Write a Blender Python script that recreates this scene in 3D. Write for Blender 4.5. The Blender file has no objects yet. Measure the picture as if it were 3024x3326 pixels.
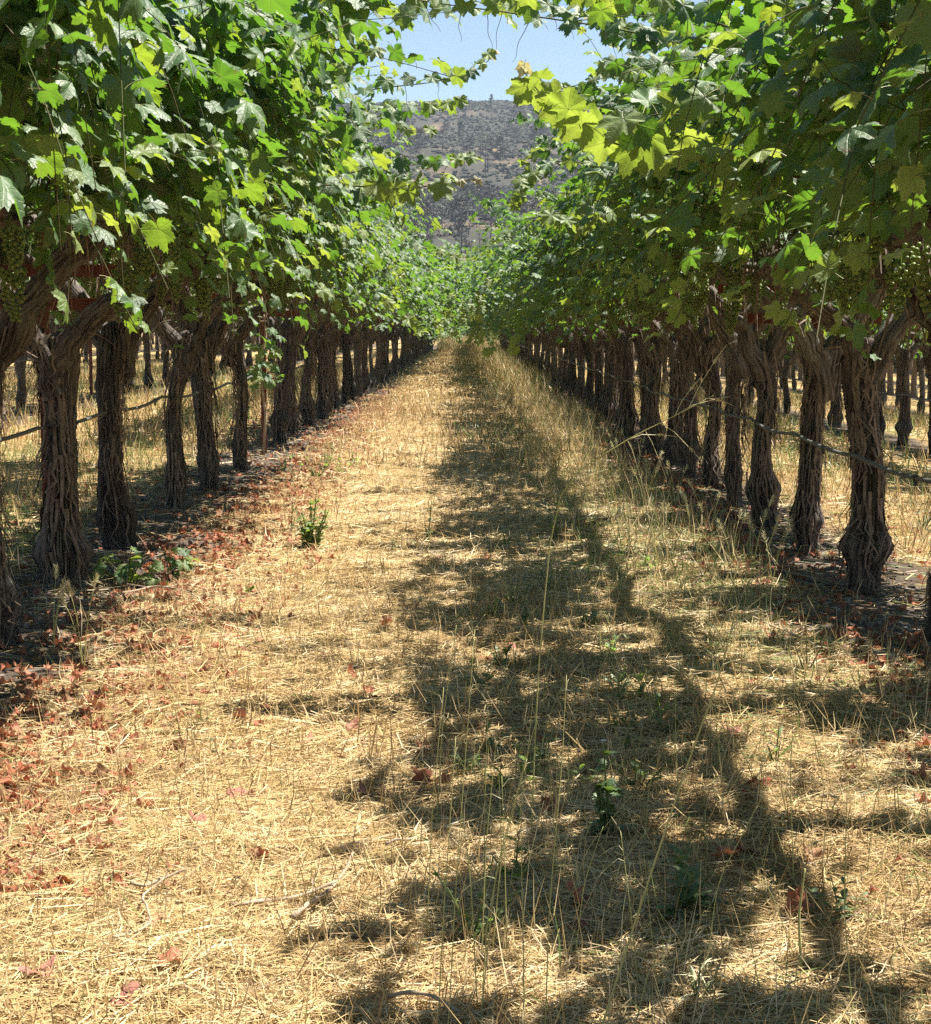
import bpy, math, random
import numpy as np
from mathutils import Vector, Matrix, noise as mnoise

rng = np.random.default_rng(11)
random.seed(11)
R = math.radians
SC = bpy.context.scene
COL = SC.collection

# ----------------------------------------------------------------------------- camera
CAM_H = 1.07
cam_d = bpy.data.cameras.new('camera')
cam_d.sensor_fit = 'HORIZONTAL'; cam_d.sensor_width = 36.0
cam_d.lens = 72.1
cam_d.clip_start = 0.05; cam_d.clip_end = 9000
cam = bpy.data.objects.new('camera', cam_d); COL.objects.link(cam)
cam.location = (0, 0, CAM_H)
cam.rotation_euler = (R(90 - 5.65), 0, 0)
SC.camera = cam

# ----------------------------------------------------------------------------- light
SUN_TO = Vector((0.47, 0.20, 1.0)).normalized()
EL = math.asin(SUN_TO.z); AZ = math.atan2(SUN_TO.x, SUN_TO.y)
world = bpy.data.worlds.new('World'); SC.world = world; world.use_nodes = True
wn = world.node_tree.nodes; wl = world.node_tree.links; wn.clear()
sky = wn.new('ShaderNodeTexSky'); sky.sky_type = 'NISHITA'; sky.sun_disc = False
sky.sun_elevation = EL; sky.sun_rotation = AZ
sky.altitude = 600; sky.air_density = 1.0; sky.dust_density = 0.05; sky.ozone_density = 2.4
bg = wn.new('ShaderNodeBackground'); bg.inputs[1].default_value = 0.05
wo = wn.new('ShaderNodeOutputWorld'); wl.new(sky.outputs[0], bg.inputs[0]); wl.new(bg.outputs[0], wo.inputs[0])
sun_d = bpy.data.lights.new('sun', 'SUN'); sun_d.energy = 5.0; sun_d.angle = R(0.53); sun_d.color = (1.0, 0.95, 0.86)
sun = bpy.data.objects.new('sun', sun_d); COL.objects.link(sun)
sun.rotation_euler = SUN_TO.to_track_quat('Z', 'Y').to_euler()
vs = SC.view_settings
vs.view_transform = 'Standard'; vs.look = 'None'; vs.exposure = 1.55; vs.gamma = 1.0; vs.use_curve_mapping = False
SC.cycles.max_bounces = 6; SC.cycles.diffuse_bounces = 2; SC.cycles.glossy_bounces = 2
SC.cycles.transmission_bounces = 4; SC.cycles.transparent_max_bounces = 4; SC.cycles.volume_bounces = 0
SC.cycles.caustics_reflective = False; SC.cycles.caustics_refractive = False
SC.cycles.sample_clamp_indirect = 4.0
SC.cycles.use_denoising = False; SC.cycles.denoiser = "OPENIMAGEDENOISE"
SC.cycles.use_adaptive_sampling = False
HAZE = 0.00028

# ----------------------------------------------------------------------------- materials
def mat(name):
    m = bpy.data.materials.new(name); m.use_nodes = True
    nt = m.node_tree; nt.nodes.clear()
    out = nt.nodes.new('ShaderNodeOutputMaterial')
    return m, nt, out
def N(nt, typ, **kw):
    n = nt.nodes.new(typ)
    for k, v in kw.items():
        if k.startswith('i_'):
            key = k[2:]
            n.inputs[int(key) if key.isdigit() else key.replace('_', ' ')].default_value = v
        else: setattr(n, k, v)
    return n
def L(nt, a, b): nt.links.new(a, b)
def math_(nt, op, a, b=None, c=None, clamp=False):
    n = nt.nodes.new('ShaderNodeMath'); n.operation = op; n.use_clamp = clamp
    for i, v in enumerate((a, b, c)):
        if v is None: continue
        if isinstance(v, (int, float)): n.inputs[i].default_value = v
        else: nt.links.new(v, n.inputs[i])
    return n.outputs[0]
def ramp(nt, fac, stops, interp='LINEAR'):
    n = nt.nodes.new('ShaderNodeValToRGB'); cr = n.color_ramp; cr.interpolation = interp
    while len(cr.elements) > 1: cr.elements.remove(cr.elements[-1])
    cr.elements[0].position = stops[0][0]; cr.elements[0].color = (*stops[0][1], 1)
    for p, c in stops[1:]:
        e = cr.elements.new(p); e.color = (*c, 1)
    nt.links.new(fac, n.inputs[0]); return n.outputs[0]
def mixc(nt, fac, a, b, blend='MIX'):
    n = nt.nodes.new('ShaderNodeMix'); n.data_type = 'RGBA'; n.blend_type = blend
    for s, v in ((0, fac), (6, a), (7, b)):
        if isinstance(v, (int, float)): n.inputs[s].default_value = v
        elif isinstance(v, tuple): n.inputs[s].default_value = (*v, 1) if len(v) == 3 else v
        else: nt.links.new(v, n.inputs[s])
    return n.outputs[2]
def tint_value(nt):
    at = N(nt, 'ShaderNodeAttribute', attribute_name='tint')
    oi = N(nt, 'ShaderNodeObjectInfo')
    return math_(nt, 'FRACT', math_(nt, 'ADD', at.outputs['Fac'], oi.outputs['Random']))

def leaf_material(name, top, under, trans, tmix=0.38, rough=0.56, veins=True, spec=1.0):
    m, nt, out = mat(name)
    t = tint_value(nt)
    base = ramp(nt, t, top); tr = ramp(nt, t, trans)
    lc = N(nt, 'ShaderNodeAttribute', attribute_name='lc', attribute_type='GEOMETRY')
    sx = N(nt, 'ShaderNodeSeparateXYZ'); L(nt, lc.outputs['Vector'], sx.inputs[0])
    r2 = math_(nt, 'SQRT', math_(nt, 'ADD', math_(nt, 'MULTIPLY', sx.outputs[0], sx.outputs[0]),
                                math_(nt, 'MULTIPLY', sx.outputs[1], sx.outputs[1])))
    bump = N(nt, 'ShaderNodeBump'); bump.inputs['Strength'].default_value = 0.5; bump.inputs['Distance'].default_value = 0.004
    nz = N(nt, 'ShaderNodeTexNoise'); nz.inputs['Scale'].default_value = 7.0; nz.inputs['Detail'].default_value = 3
    L(nt, lc.outputs['Vector'], nz.inputs['Vector'])
    h = nz.outputs[0]
    if veins:
        ang = math_(nt, 'ARCTAN2', sx.outputs[0], sx.outputs[1])
        q = math_(nt, 'DIVIDE', ang, R(52.0))
        dq = math_(nt, 'MULTIPLY', math_(nt, 'SUBTRACT', q, math_(nt, 'ROUND', q)), R(52.0))
        dv = math_(nt, 'MULTIPLY', r2, math_(nt, 'ABSOLUTE', math_(nt, 'SINE', dq)))
        v1 = math_(nt, 'SUBTRACT', 1.0, math_(nt, 'DIVIDE', dv, 0.026), clamp=True)
        # side veins: stripes leaving the main vein
        al = math_(nt, 'MULTIPLY', r2, math_(nt, 'COSINE', dq))
        st = math_(nt, 'SUBTRACT', al, math_(nt, 'MULTIPLY', dv, 0.9))
        sfr = math_(nt, 'ABSOLUTE', math_(nt, 'SUBTRACT', math_(nt, 'FRACT', math_(nt, 'MULTIPLY', st, 6.0)), 0.5))
        v2 = math_(nt, 'MULTIPLY', math_(nt, 'SUBTRACT', 1.0, math_(nt, 'DIVIDE', sfr, 0.09), clamp=True), 0.45)
        vein = math_(nt, 'MAXIMUM', v1, v2)
        base = mixc(nt, math_(nt, 'MULTIPLY', vein, 0.55), base, (0.16, 0.22, 0.07))
        tr = mixc(nt, math_(nt, 'MULTIPLY', vein, 0.35), tr, (0.42, 0.46, 0.12))
        h = math_(nt, 'SUBTRACT', nz.outputs[0], math_(nt, 'MULTIPLY', vein, 0.7))
    L(nt, h, bump.inputs['Height'])
    geo = N(nt, 'ShaderNodeNewGeometry')
    blot = N(nt, 'ShaderNodeTexNoise'); blot.inputs['Scale'].default_value = 2.2; L(nt, lc.outputs['Vector'], blot.inputs['Vector'])
    base = mixc(nt, math_(nt, 'MULTIPLY', blot.outputs[0], 0.3), base, (0.055, 0.115, 0.020))
    em = math_(nt, 'MULTIPLY', math_(nt, 'MULTIPLY', math_(nt, 'SUBTRACT', r2, 0.62), 3.0, clamp=True), math_(nt, 'MULTIPLY', math_(nt, 'SUBTRACT', nz.outputs[0], 0.50), 7.0, clamp=True))
    em = math_(nt, 'MULTIPLY', em, math_(nt, 'LESS_THAN', math_(nt, 'FRACT', math_(nt, 'MULTIPLY', t, 7.0)), 0.4))
    if veins and name == 'vine_leaf_green':
        base = mixc(nt, em, base, (0.20, 0.12, 0.045)); tr = mixc(nt, em, tr, (0.25, 0.12, 0.03))
    col = mixc(nt, geo.outputs['Backfacing'], base, under)
    p = N(nt, 'ShaderNodeBsdfPrincipled'); L(nt, col, p.inputs['Base Color'])
    rgh = math_(nt, 'ADD', rough, math_(nt, 'MULTIPLY', geo.outputs['Backfacing'], 0.3))
    L(nt, rgh, p.inputs['Roughness']); p.inputs['Specular IOR Level'].default_value = spec
    L(nt, bump.outputs[0], p.inputs['Normal'])
    tl = N(nt, 'ShaderNodeBsdfTranslucent'); L(nt, tr, tl.inputs[0]); L(nt, bump.outputs[0], tl.inputs[1])
    mx = N(nt, 'ShaderNodeMixShader'); mx.inputs[0].default_value = tmix
    L(nt, p.outputs[0], mx.inputs[1]); L(nt, tl.outputs[0], mx.inputs[2]); L(nt, mx.outputs[0], out.inputs[0])
    return m

GREEN_TOP = [(0.0, (0.025, 0.070, 0.014)), (0.35, (0.035, 0.095, 0.019)), (0.7, (0.047, 0.118, 0.021)), (0.9, (0.072, 0.14, 0.025)), (1.0, (0.10, 0.16, 0.032))]
GREEN_TR = [(0.0, (0.13, 0.31, 0.02)), (0.6, (0.20, 0.42, 0.026)), (0.9, (0.33, 0.50, 0.03)), (1.0, (0.44, 0.54, 0.04))]
M_leaf = leaf_material('vine_leaf_green', GREEN_TOP, (0.10, 0.15, 0.065), GREEN_TR, tmix=0.36)
M_young = leaf_material('vine_leaf_young', [(0.0, (0.12, 0.19, 0.035)), (1.0, (0.18, 0.24, 0.045))], (0.17, 0.22, 0.09),
                        [(0.0, (0.30, 0.44, 0.04)), (1.0, (0.44, 0.54, 0.06))], tmix=0.42)
M_tip = leaf_material('shoot_tip_downy', [(0.0, (0.32, 0.30, 0.13)), (1.0, (0.42, 0.36, 0.22))], (0.42, 0.38, 0.26),
                      [(0.0, (0.5, 0.45, 0.15)), (1.0, (0.6, 0.5, 0.2))], tmix=0.35, veins=False)
M_red = leaf_material('dry_red_leaf', [(0.0, (0.28, 0.06, 0.03)), (0.35, (0.42, 0.11, 0.055)), (0.6, (0.50, 0.19, 0.13)), (0.8, (0.22, 0.10, 0.05)), (1.0, (0.42, 0.22, 0.13))],
                      (0.42, 0.19, 0.14), [(0.0, (0.30, 0.06, 0.02)), (1.0, (0.40, 0.14, 0.05))], tmix=0.2, rough=0.6, spec=0.3)
M_weed = leaf_material('weed_green', [(0.0, (0.06, 0.11, 0.03)), (1.0, (0.10, 0.16, 0.045))], (0.09, 0.14, 0.06),
                       [(0.0, (0.16, 0.28, 0.03)), (1.0, (0.26, 0.36, 0.05))], tmix=0.3, rough=0.5, veins=False)
M_weed2 = leaf_material('weed_fresh_green', [(0.0, (0.07, 0.13, 0.03)), (1.0, (0.11, 0.17, 0.045))], (0.12, 0.17, 0.07),
                        [(0.0, (0.30, 0.48, 0.06)), (1.0, (0.42, 0.56, 0.10))], tmix=0.5, rough=0.5, veins=False)

def simple(name, col, rough=0.7, noise_scale=None, col2=None, spec=0.3, metal=0.0, bump=0.0, stretch=None, coord='Object'):
    m, nt, out = mat(name)
    p = N(nt, 'ShaderNodeBsdfPrincipled'); p.inputs['Roughness'].default_value = rough
    p.inputs['Specular IOR Level'].default_value = spec; p.inputs['Metallic'].default_value = metal
    if noise_scale:
        tc = N(nt, 'ShaderNodeTexCoord'); mp = N(nt, 'ShaderNodeMapping'); L(nt, tc.outputs[coord], mp.inputs[0])
        if stretch: mp.inputs['Scale'].default_value = stretch
        nz = N(nt, 'ShaderNodeTexNoise'); nz.inputs['Scale'].default_value = noise_scale; nz.inputs['Detail'].default_value = 5
        L(nt, mp.outputs[0], nz.inputs['Vector'])
        L(nt, ramp(nt, nz.outputs[0], [(0.3, col), (0.7, col2 or col)]), p.inputs['Base Color'])
        if bump:
            b = N(nt, 'ShaderNodeBump'); b.inputs['Strength'].default_value = bump; b.inputs['Distance'].default_value = 0.01
            L(nt, nz.outputs[0], b.inputs['Height']); L(nt, b.outputs[0], p.inputs['Normal'])
    else: p.inputs['Base Color'].default_value = (*col, 1)
    L(nt, p.outputs[0], out.inputs[0]); return m

# shaggy bark: colour follows the ridge attribute (how far a fibre stands out) and long vertical grain
def bark_material():
    m, nt, out = mat('shaggy_vine_bark')
    tc = N(nt, 'ShaderNodeTexCoord'); mp = N(nt, 'ShaderNodeMapping'); L(nt, tc.outputs['Object'], mp.inputs[0])
    mp.inputs['Scale'].default_value = (1, 1, 0.07)
    oi = N(nt, 'ShaderNodeObjectInfo')
    n1 = N(nt, 'ShaderNodeTexNoise'); n1.inputs['Scale'].default_value = 120; n1.inputs['Detail'].default_value = 6; n1.inputs['Roughness'].default_value = 0.65
    L(nt, mp.outputs[0], n1.inputs['Vector'])
    n2 = N(nt, 'ShaderNodeTexNoise'); n2.inputs['Scale'].default_value = 5; n2.inputs['Detail'].default_value = 4
    L(nt, tc.outputs['Object'], n2.inputs['Vector'])
    c = ramp(nt, n1.outputs[0], [(0.28, (0.04, 0.03, 0.024)), (0.45, (0.125, 0.096, 0.076)), (0.6, (0.225, 0.182, 0.15)), (0.78, (0.37, 0.325, 0.285))])
    warm = mixc(nt, ramp(nt, n2.outputs[0], [(.4, (0, 0, 0)), (.6, (1, 1, 1))]), (0.15, 0.088, 0.056), (0.33, 0.31, 0.29))
    c = mixc(nt, 0.34, c, warm, 'MIX')
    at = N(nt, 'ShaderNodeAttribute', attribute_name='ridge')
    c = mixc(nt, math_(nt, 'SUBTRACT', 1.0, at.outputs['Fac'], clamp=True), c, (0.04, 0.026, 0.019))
    hv = N(nt, 'ShaderNodeHueSaturation'); L(nt, c, hv.inputs['Color'])
    hv.inputs['Saturation'].default_value = 0.78; L(nt, math_(nt, 'ADD', 0.55, math_(nt, 'MULTIPLY', oi.outputs['Random'], 0.45)), hv.inputs['Value'])
    p = N(nt, 'ShaderNodeBsdfPrincipled'); p.inputs['Roughness'].default_value = 0.85; p.inputs['Specular IOR Level'].default_value = 0.2
    L(nt, hv.outputs[0], p.inputs['Base Color'])
    b = N(nt, 'ShaderNodeBump'); b.inputs['Strength'].default_value = 0.9; b.inputs['Distance'].default_value = 0.012
    L(nt, n1.outputs[0], b.inputs['Height']); L(nt, b.outputs[0], p.inputs['Normal'])
    L(nt, p.outputs[0], out.inputs[0]); return m
M_bark = bark_material()
M_strip = simple('loose_bark_strips', (0.10, 0.065, 0.045), 0.85, 30, (0.26, 0.20, 0.16), 0.2)
M_shoot = simple('green_shoot_stem', (0.06, 0.085, 0.025), 0.7, 12, (0.10, 0.075, 0.035), 0.2)
M_petiole = simple('petiole_stem', (0.22, 0.26, 0.08), 0.5, 9, (0.30, 0.24, 0.09), 0.4)
M_cane = simple('dry_pruned_cane', (0.24, 0.17, 0.11), 0.8, 25, (0.42, 0.34, 0.25), 0.2, bump=0.4, stretch=(1, 1, 1))
M_rust = simple('rust_red_steel', (0.085, 0.022, 0.015), 0.7, 18, (0.17, 0.05, 0.035), 0.3, bump=0.3)
M_wire = simple('galvanised_wire', (0.35, 0.34, 0.33), 0.45, None, None, 0.5, 0.8)
M_hose = simple('grey_drip_hose', (0.075, 0.073, 0.07), 0.65, 14, (0.14, 0.135, 0.125), 0.3)
M_emit = simple('black_plastic', (0.02, 0.02, 0.02), 0.5)
M_white = simple('white_petal', (0.78, 0.77, 0.72), 0.6)

def grape_material():
    m, nt, out = mat('unripe_grape')
    oi = N(nt, 'ShaderNodeObjectInfo'); tc = N(nt, 'ShaderNodeTexCoord')
    nz = N(nt, 'ShaderNodeTexNoise'); nz.inputs['Scale'].default_value = 40; L(nt, tc.outputs['Object'], nz.inputs['Vector'])
    c = ramp(nt, nz.outputs[0], [(0.3, (0.12, 0.17, 0.035)), (0.7, (0.22, 0.27, 0.07))])
    p = N(nt, 'ShaderNodeBsdfPrincipled'); L(nt, c, p.inputs['Base Color']); p.inputs['Roughness'].default_value = 0.45
    p.inputs['Specular IOR Level'].default_value = 0.5
    tl = N(nt, 'ShaderNodeBsdfTranslucent'); tl.inputs[0].default_value = (0.32, 0.42, 0.07, 1)
    mx = N(nt, 'ShaderNodeMixShader'); mx.inputs[0].default_value = 0.3
    L(nt, p.outputs[0], mx.inputs[1]); L(nt, tl.outputs[0], mx.inputs[2]); L(nt, mx.outputs[0], out.inputs[0]); return m
M_grape = grape_material()

def straw_material():
    m, nt, out = mat('dry_straw_blades')
    at = N(nt, 'ShaderNodeAttribute', attribute_name='tint')
    c = ramp(nt, at.outputs['Fac'], [(0.0, (0.15, 0.09, 0.045)), (0.18, (0.32, 0.20, 0.095)), (0.42, (0.52, 0.37, 0.165)), (0.66, (0.64, 0.49, 0.25)),
                                   (0.86, (0.72, 0.60, 0.40)), (0.89, (0.22, 0.27, 0.07)), (1.0, (0.11, 0.18, 0.045))])
    p = N(nt, 'ShaderNodeBsdfPrincipled'); L(nt, c, p.inputs['Base Color']); p.inputs['Roughness'].default_value = 0.5; p.inputs['Specular IOR Level'].default_value = 0.35
    tl = N(nt, 'ShaderNodeBsdfTranslucent'); L(nt, c, tl.inputs[0])
    mx = N(nt, 'ShaderNodeMixShader'); mx.inputs[0].default_value = 0.25
    L(nt, p.outputs[0], mx.inputs[1]); L(nt, tl.outputs[0], mx.inputs[2]); L(nt, mx.outputs[0], out.inputs[0]); return m
M_straw = straw_material()
M_stalk = simple('wild_oat_stem', (0.30, 0.33, 0.10), 0.5, 6, (0.52, 0.46, 0.20), 0.4)
M_oat = simple('wild_oat_husk', (0.55, 0.50, 0.27), 0.5, 30, (0.70, 0.64, 0.42), 0.4)
M_green_stalk = simple('green_weed_stem', (0.09, 0.13, 0.04), 0.55, 10, (0.15, 0.17, 0.06), 0.3)

def ground_material():
    m, nt, out = mat('dry_vineyard_soil')
    tc = N(nt, 'ShaderNodeTexCoord')
    sx = N(nt, 'ShaderNodeSeparateXYZ'); L(nt, tc.outputs['Object'], sx.inputs[0])
    big = N(nt, 'ShaderNodeTexNoise'); big.inputs['Scale'].default_value = 1.6; big.inputs['Detail'].default_value = 5; L(nt, tc.outputs['Object'], big.inputs['Vector'])
    fine = N(nt, 'ShaderNodeTexNoise'); fine.inputs['Scale'].default_value = 55; fine.inputs['Detail'].default_value = 7; fine.inputs['Roughness'].default_value = 0.7
    L(nt, tc.outputs['Object'], fine.inputs['Vector'])
    thatch = ramp(nt, fine.outputs[0], [(0.25, (0.17, 0.105, 0.05)), (0.45, (0.34, 0.225, 0.10)), (0.6, (0.50, 0.35, 0.15)), (0.8, (0.62, 0.46, 0.23))])
    soil = ramp(nt, fine.outputs[0], [(0.25, (0.05, 0.037, 0.028)), (0.5, (0.115, 0.085, 0.063)), (0.75, (0.22, 0.17, 0.13))])
    # distance to the nearest vine row (rows 3.37 m apart, offset half)
    xr = math_(nt, 'DIVIDE', sx.outputs[0], 3.37)
    dist = math_(nt, 'MULTIPLY', math_(nt, 'ABSOLUTE', math_(nt, 'SUBTRACT', math_(nt, 'SUBTRACT', xr, 0.5), math_(nt, 'ROUND', math_(nt, 'SUBTRACT', xr, 0.5)))), 3.37)
    edge = math_(nt, 'ADD', dist, math_(nt, 'MULTIPLY', math_(nt, 'SUBTRACT', big.outputs[0], 0.5), 0.9))
    mr = N(nt, 'ShaderNodeMapRange'); L(nt, edge, mr.inputs[0]); mr.inputs[1].default_value = 0.36; mr.inputs[2].default_value = 0.62
    # beyond the vineyard: open tan grass
    far = N(nt, 'ShaderNodeMapRange'); L(nt, sx.outputs[1], far.inputs[0]); far.inputs[1].default_value = 105; far.inputs[2].default_value = 125
    f = math_(nt, 'MAXIMUM', mr.outputs[0], far.outputs[0])
    c = mixc(nt, f, soil, thatch)
    p = N(nt, 'ShaderNodeBsdfPrincipled'); L(nt, c, p.inputs['Base Color']); p.inputs['Roughness'].default_value = 0.95; p.inputs['Specular IOR Level'].default_value = 0.15
    b = N(nt, 'ShaderNodeBump'); b.inputs['Strength'].default_value = 0.9; b.inputs['Distance'].default_value = 0.03
    L(nt, fine.outputs[0], b.inputs['Height']); L(nt, b.outputs[0], p.inputs['Normal'])
    L(nt, p.outputs[0], out.inputs[0]); return m
M_ground = ground_material()

def hill_material():
    m, nt, out = mat('burnt_hillside')
    tc = N(nt, 'ShaderNodeTexCoord')
    a = N(nt, 'ShaderNodeTexNoise'); a.inputs['Scale'].default_value = 0.035; a.inputs['Detail'].default_value = 8; a.inputs['Roughness'].default_value = 0.62
    L(nt, tc.outputs['Object'], a.inputs['Vector'])
    b_ = N(nt, 'ShaderNodeTexNoise'); b_.inputs['Scale'].default_value = 0.3; b_.inputs['Detail'].default_value = 6; L(nt, tc.outputs['Object'], b_.inputs['Vector'])
    c = ramp(nt, a.outputs[0], [(0.40, (0.040, 0.039, 0.030)), (0.52, (0.060, 0.054, 0.040)), (0.59, (0.15, 0.105, 0.06)), (0.72, (0.26, 0.18, 0.105))])
    c = mixc(nt, ramp(nt, b_.outputs[0], [(0.45, (0, 0, 0)), (0.62, (1, 1, 1))]), c, (0.048, 0.047, 0.040))
    sx = N(nt, 'ShaderNodeSeparateXYZ'); L(nt, tc.outputs['Object'], sx.inputs[0])
    top = N(nt, 'ShaderNodeMapRange'); L(nt, sx.outputs[1], top.inputs[0]); top.inputs[1].default_value = 585; top.inputs[2].default_value = 600
    c = mixc(nt, top.outputs[0], c, (0.045, 0.066, 0.028))
    foot = N(nt, 'ShaderNodeMapRange'); L(nt, sx.outputs[1], foot.inputs[0]); foot.inputs[1].default_value = 235; foot.inputs[2].default_value = 195
    c = mixc(nt, math_(nt, 'MULTIPLY', foot.outputs[0], .6), c, (0.36, 0.23, 0.14))
    p = N(nt, 'ShaderNodeBsdfPrincipled'); L(nt, c, p.inputs['Base Color']); p.inputs['Roughness'].default_value = 0.95; p.inputs['Specular IOR Level'].default_value = 0.1
    L(nt, p.outputs[0], out.inputs[0]); return m
M_hill = hill_material()
M_burnt = simple('burnt_tree_bark', (0.045, 0.04, 0.038), 0.9, 1.5, (0.085, 0.075, 0.068))
M_scorch = simple('scorched_crown', (0.07, 0.066, 0.056), 0.9, 0.9, (0.13, 0.12, 0.10))
M_pine = simple('dark_pine_needles', (0.028, 0.042, 0.022), 0.8, 0.8, (0.055, 0.068, 0.04))
M_scrub = simple('hill_scrub', (0.026, 0.033, 0.018), 0.9, 0.05, (0.055, 0.055, 0.042))
M_chip = simple('grey_bark_chips', (0.07, 0.05, 0.038), 0.9, 9, (0.30, 0.25, 0.21), 0.2)

# ----------------------------------------------------------------------------- mesh helpers
def build_mesh(name, V, faces_by_size, mats, attrs=None, mat_idx=None, smooth=False):
    """V (n,3); faces_by_size: list of (m,k) int arrays; attrs: {name: (n,) or (n,3)}"""
    me = bpy.data.meshes.new(name)
    V = np.asarray(V, dtype=np.float32)
    me.vertices.add(len(V)); me.vertices.foreach_set('co', V.ravel())
    faces_by_size = [np.asarray(f, dtype=np.int32) for f in faces_by_size if len(f)]
    nl = sum(f.size for f in faces_by_size); nf = sum(len(f) for f in faces_by_size)
    me.loops.add(nl); me.polygons.add(nf)
    me.loops.foreach_set('vertex_index', np.concatenate([f.ravel() for f in faces_by_size]))
    starts, s = [], 0
    for f in faces_by_size:
        k = f.shape[1]; starts.append(s + np.arange(len(f), dtype=np.int32) * k); s += f.size
    me.polygons.foreach_set('loop_start', np.concatenate(starts).astype(np.int32))
    if mat_idx is not None: me.polygons.foreach_set('material_index', np.asarray(mat_idx, dtype=np.int32))
    me.polygons.foreach_set('use_smooth', np.full(nf, smooth, dtype=bool))
    for m in (mats if isinstance(mats, (list, tuple)) else [mats]): me.materials.append(m)
    for k, a in (attrs or {}).items():
        a = np.asarray(a, dtype=np.float32)
        if a.ndim == 1:
            at = me.attributes.new(k, 'FLOAT', 'POINT'); at.data.foreach_set('value', a)
        else:
            at = me.attributes.new(k, 'FLOAT_VECTOR', 'POINT'); at.data.foreach_set('vector', a.ravel())
    me.update(calc_edges=True)
    return me
def obj(name, me, parent=None, loc=(0, 0, 0), rot=(0, 0, 0), scale=1.0):
    o = bpy.data.objects.new(name, me); COL.objects.link(o)
    o.location = loc; o.rotation_euler = rot
    o.scale = (scale,) * 3 if isinstance(scale, (int, float)) else scale
    if parent: o.parent = parent
    return o
def tag(o, label=None, cat=None, group=None, kind=None):
    if label: o['label'] = label
    if cat: o['category'] = cat
    if group: o['group'] = group
    if kind: o['kind'] = kind
    return o
def thing(name, label, cat, loc=(0, 0, 0), rotz=0.0, group=None):
    o = bpy.data.objects.new(name, None); COL.objects.link(o)
    o.empty_display_size = 0.2
    o.location = loc; o.rotation_euler = (0, 0, rotz)
    return tag(o, label, cat, group)

class MB:
    """collects triangles/quads with per-vertex attributes"""
    def __init__(s): s.V = []; s.F3 = []; s.F4 = []; s.n = 0; s.A = {}
    def add(s, V, F3=None, F4=None, **attrs):
        V = np.asarray(V, dtype=np.float32).reshape(-1, 3)
        if F3 is not None and len(F3): s.F3.append(np.asarray(F3, dtype=np.int32) + s.n)
        if F4 is not None and len(F4): s.F4.append(np.asarray(F4, dtype=np.int32) + s.n)
        for k, a in attrs.items():
            a = np.asarray(a, dtype=np.float32)
            if a.ndim == 0: a = np.full(len(V), a)
            s.A.setdefault(k, []).append(a)
        s.V.append(V); s.n += len(V)
    def mesh(s, name, mats, smooth=False):
        f = []
        if s.F3: f.append(np.concatenate(s.F3))
        if s.F4: f.append(np.concatenate(s.F4))
        return build_mesh(name, np.concatenate(s.V), f, mats, {k: np.concatenate(v) for k, v in s.A.items()}, smooth=smooth)

def frames(P):
    P = np.asarray(P, dtype=np.float64)
    T = np.gradient(P, axis=0); T /= np.linalg.norm(T, axis=1)[:, None] + 1e-9
    ref = np.array([1.0, 0, 0]) if abs(T[0][0]) < 0.8 else np.array([0, 1.0, 0])
    A = []; a = ref
    for t in T:
        a = a - t * a.dot(t); a /= np.linalg.norm(a) + 1e-9; A.append(a)
    A = np.array(A); B = np.cross(T, A)
    return T, A, B
def tube(P, r, sides=5, cap=True):
    P = np.asarray(P, dtype=np.float64); K = len(P)
    r = np.broadcast_to(np.asarray(r, dtype=np.float64), (K,))
    T, A, B = frames(P)
    th = np.arange(sides) * 2 * math.pi / sides
    V = P[:, None, :] + r[:, None, None] * (np.cos(th)[None, :, None] * A[:, None, :] + np.sin(th)[None, :, None] * B[:, None, :])
    V = V.reshape(-1, 3)
    F = []
    for k in range(K - 1):
        for s in range(sides):
            s2 = (s + 1) % sides
            F.append((k * sides + s, k * sides + s2, (k + 1) * sides + s2, (k + 1) * sides + s))
    F3 = []
    if cap:
        V = np.vstack([V, P[0], P[-1]]); c0 = K * sides; c1 = c0 + 1
        for s in range(sides):
            s2 = (s + 1) % sides
            F3 += [(c0, s2, s), (c1, (K - 1) * sides + s, (K - 1) * sides + s2)]
    return V, F3, F
def bezier(P0, P1, P2, n):
    t = np.linspace(0, 1, n)[:, None]
    return (1 - t) ** 2 * np.asarray(P0) + 2 * t * (1 - t) * np.asarray(P1) + t * t * np.asarray(P2)
def box(c, s):
    c = np.asarray(c); h = np.asarray(s) / 2
    V = np.array([[x, y, z] for x in (-1, 1) for y in (-1, 1) for z in (-1, 1)]) * h + c
    F = [(0, 1, 3, 2), (4, 6, 7, 5), (0, 4, 5, 1), (2, 3, 7, 6), (0, 2, 6, 4), (1, 5, 7, 3)]
    return V, F

# smooth value noise on arrays
_lat = np.random.default_rng(5).random((256, 256))
def vnoise(x, y):
    x = np.asarray(x, dtype=np.float64); y = np.asarray(y, dtype=np.float64)
    xi = np.floor(x).astype(int); yi = np.floor(y).astype(int); fx = x - xi; fy = y - yi
    fx = fx * fx * (3 - 2 * fx); fy = fy * fy * (3 - 2 * fy)
    g = lambda a, b: _lat[a & 255, b & 255]
    return (g(xi, yi) * (1 - fx) + g(xi + 1, yi) * fx) * (1 - fy) + (g(xi, yi + 1) * (1 - fx) + g(xi + 1, yi + 1) * fx) * fy
def fbm(x, y, o=3):
    s = 0; a = 0.5
    for i in range(o): s = s + a * vnoise(x * 2 ** i + 17 * i, y * 2 ** i + 31 * i); a *= 0.5
    return s / (1 - 0.5 ** o)

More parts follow.
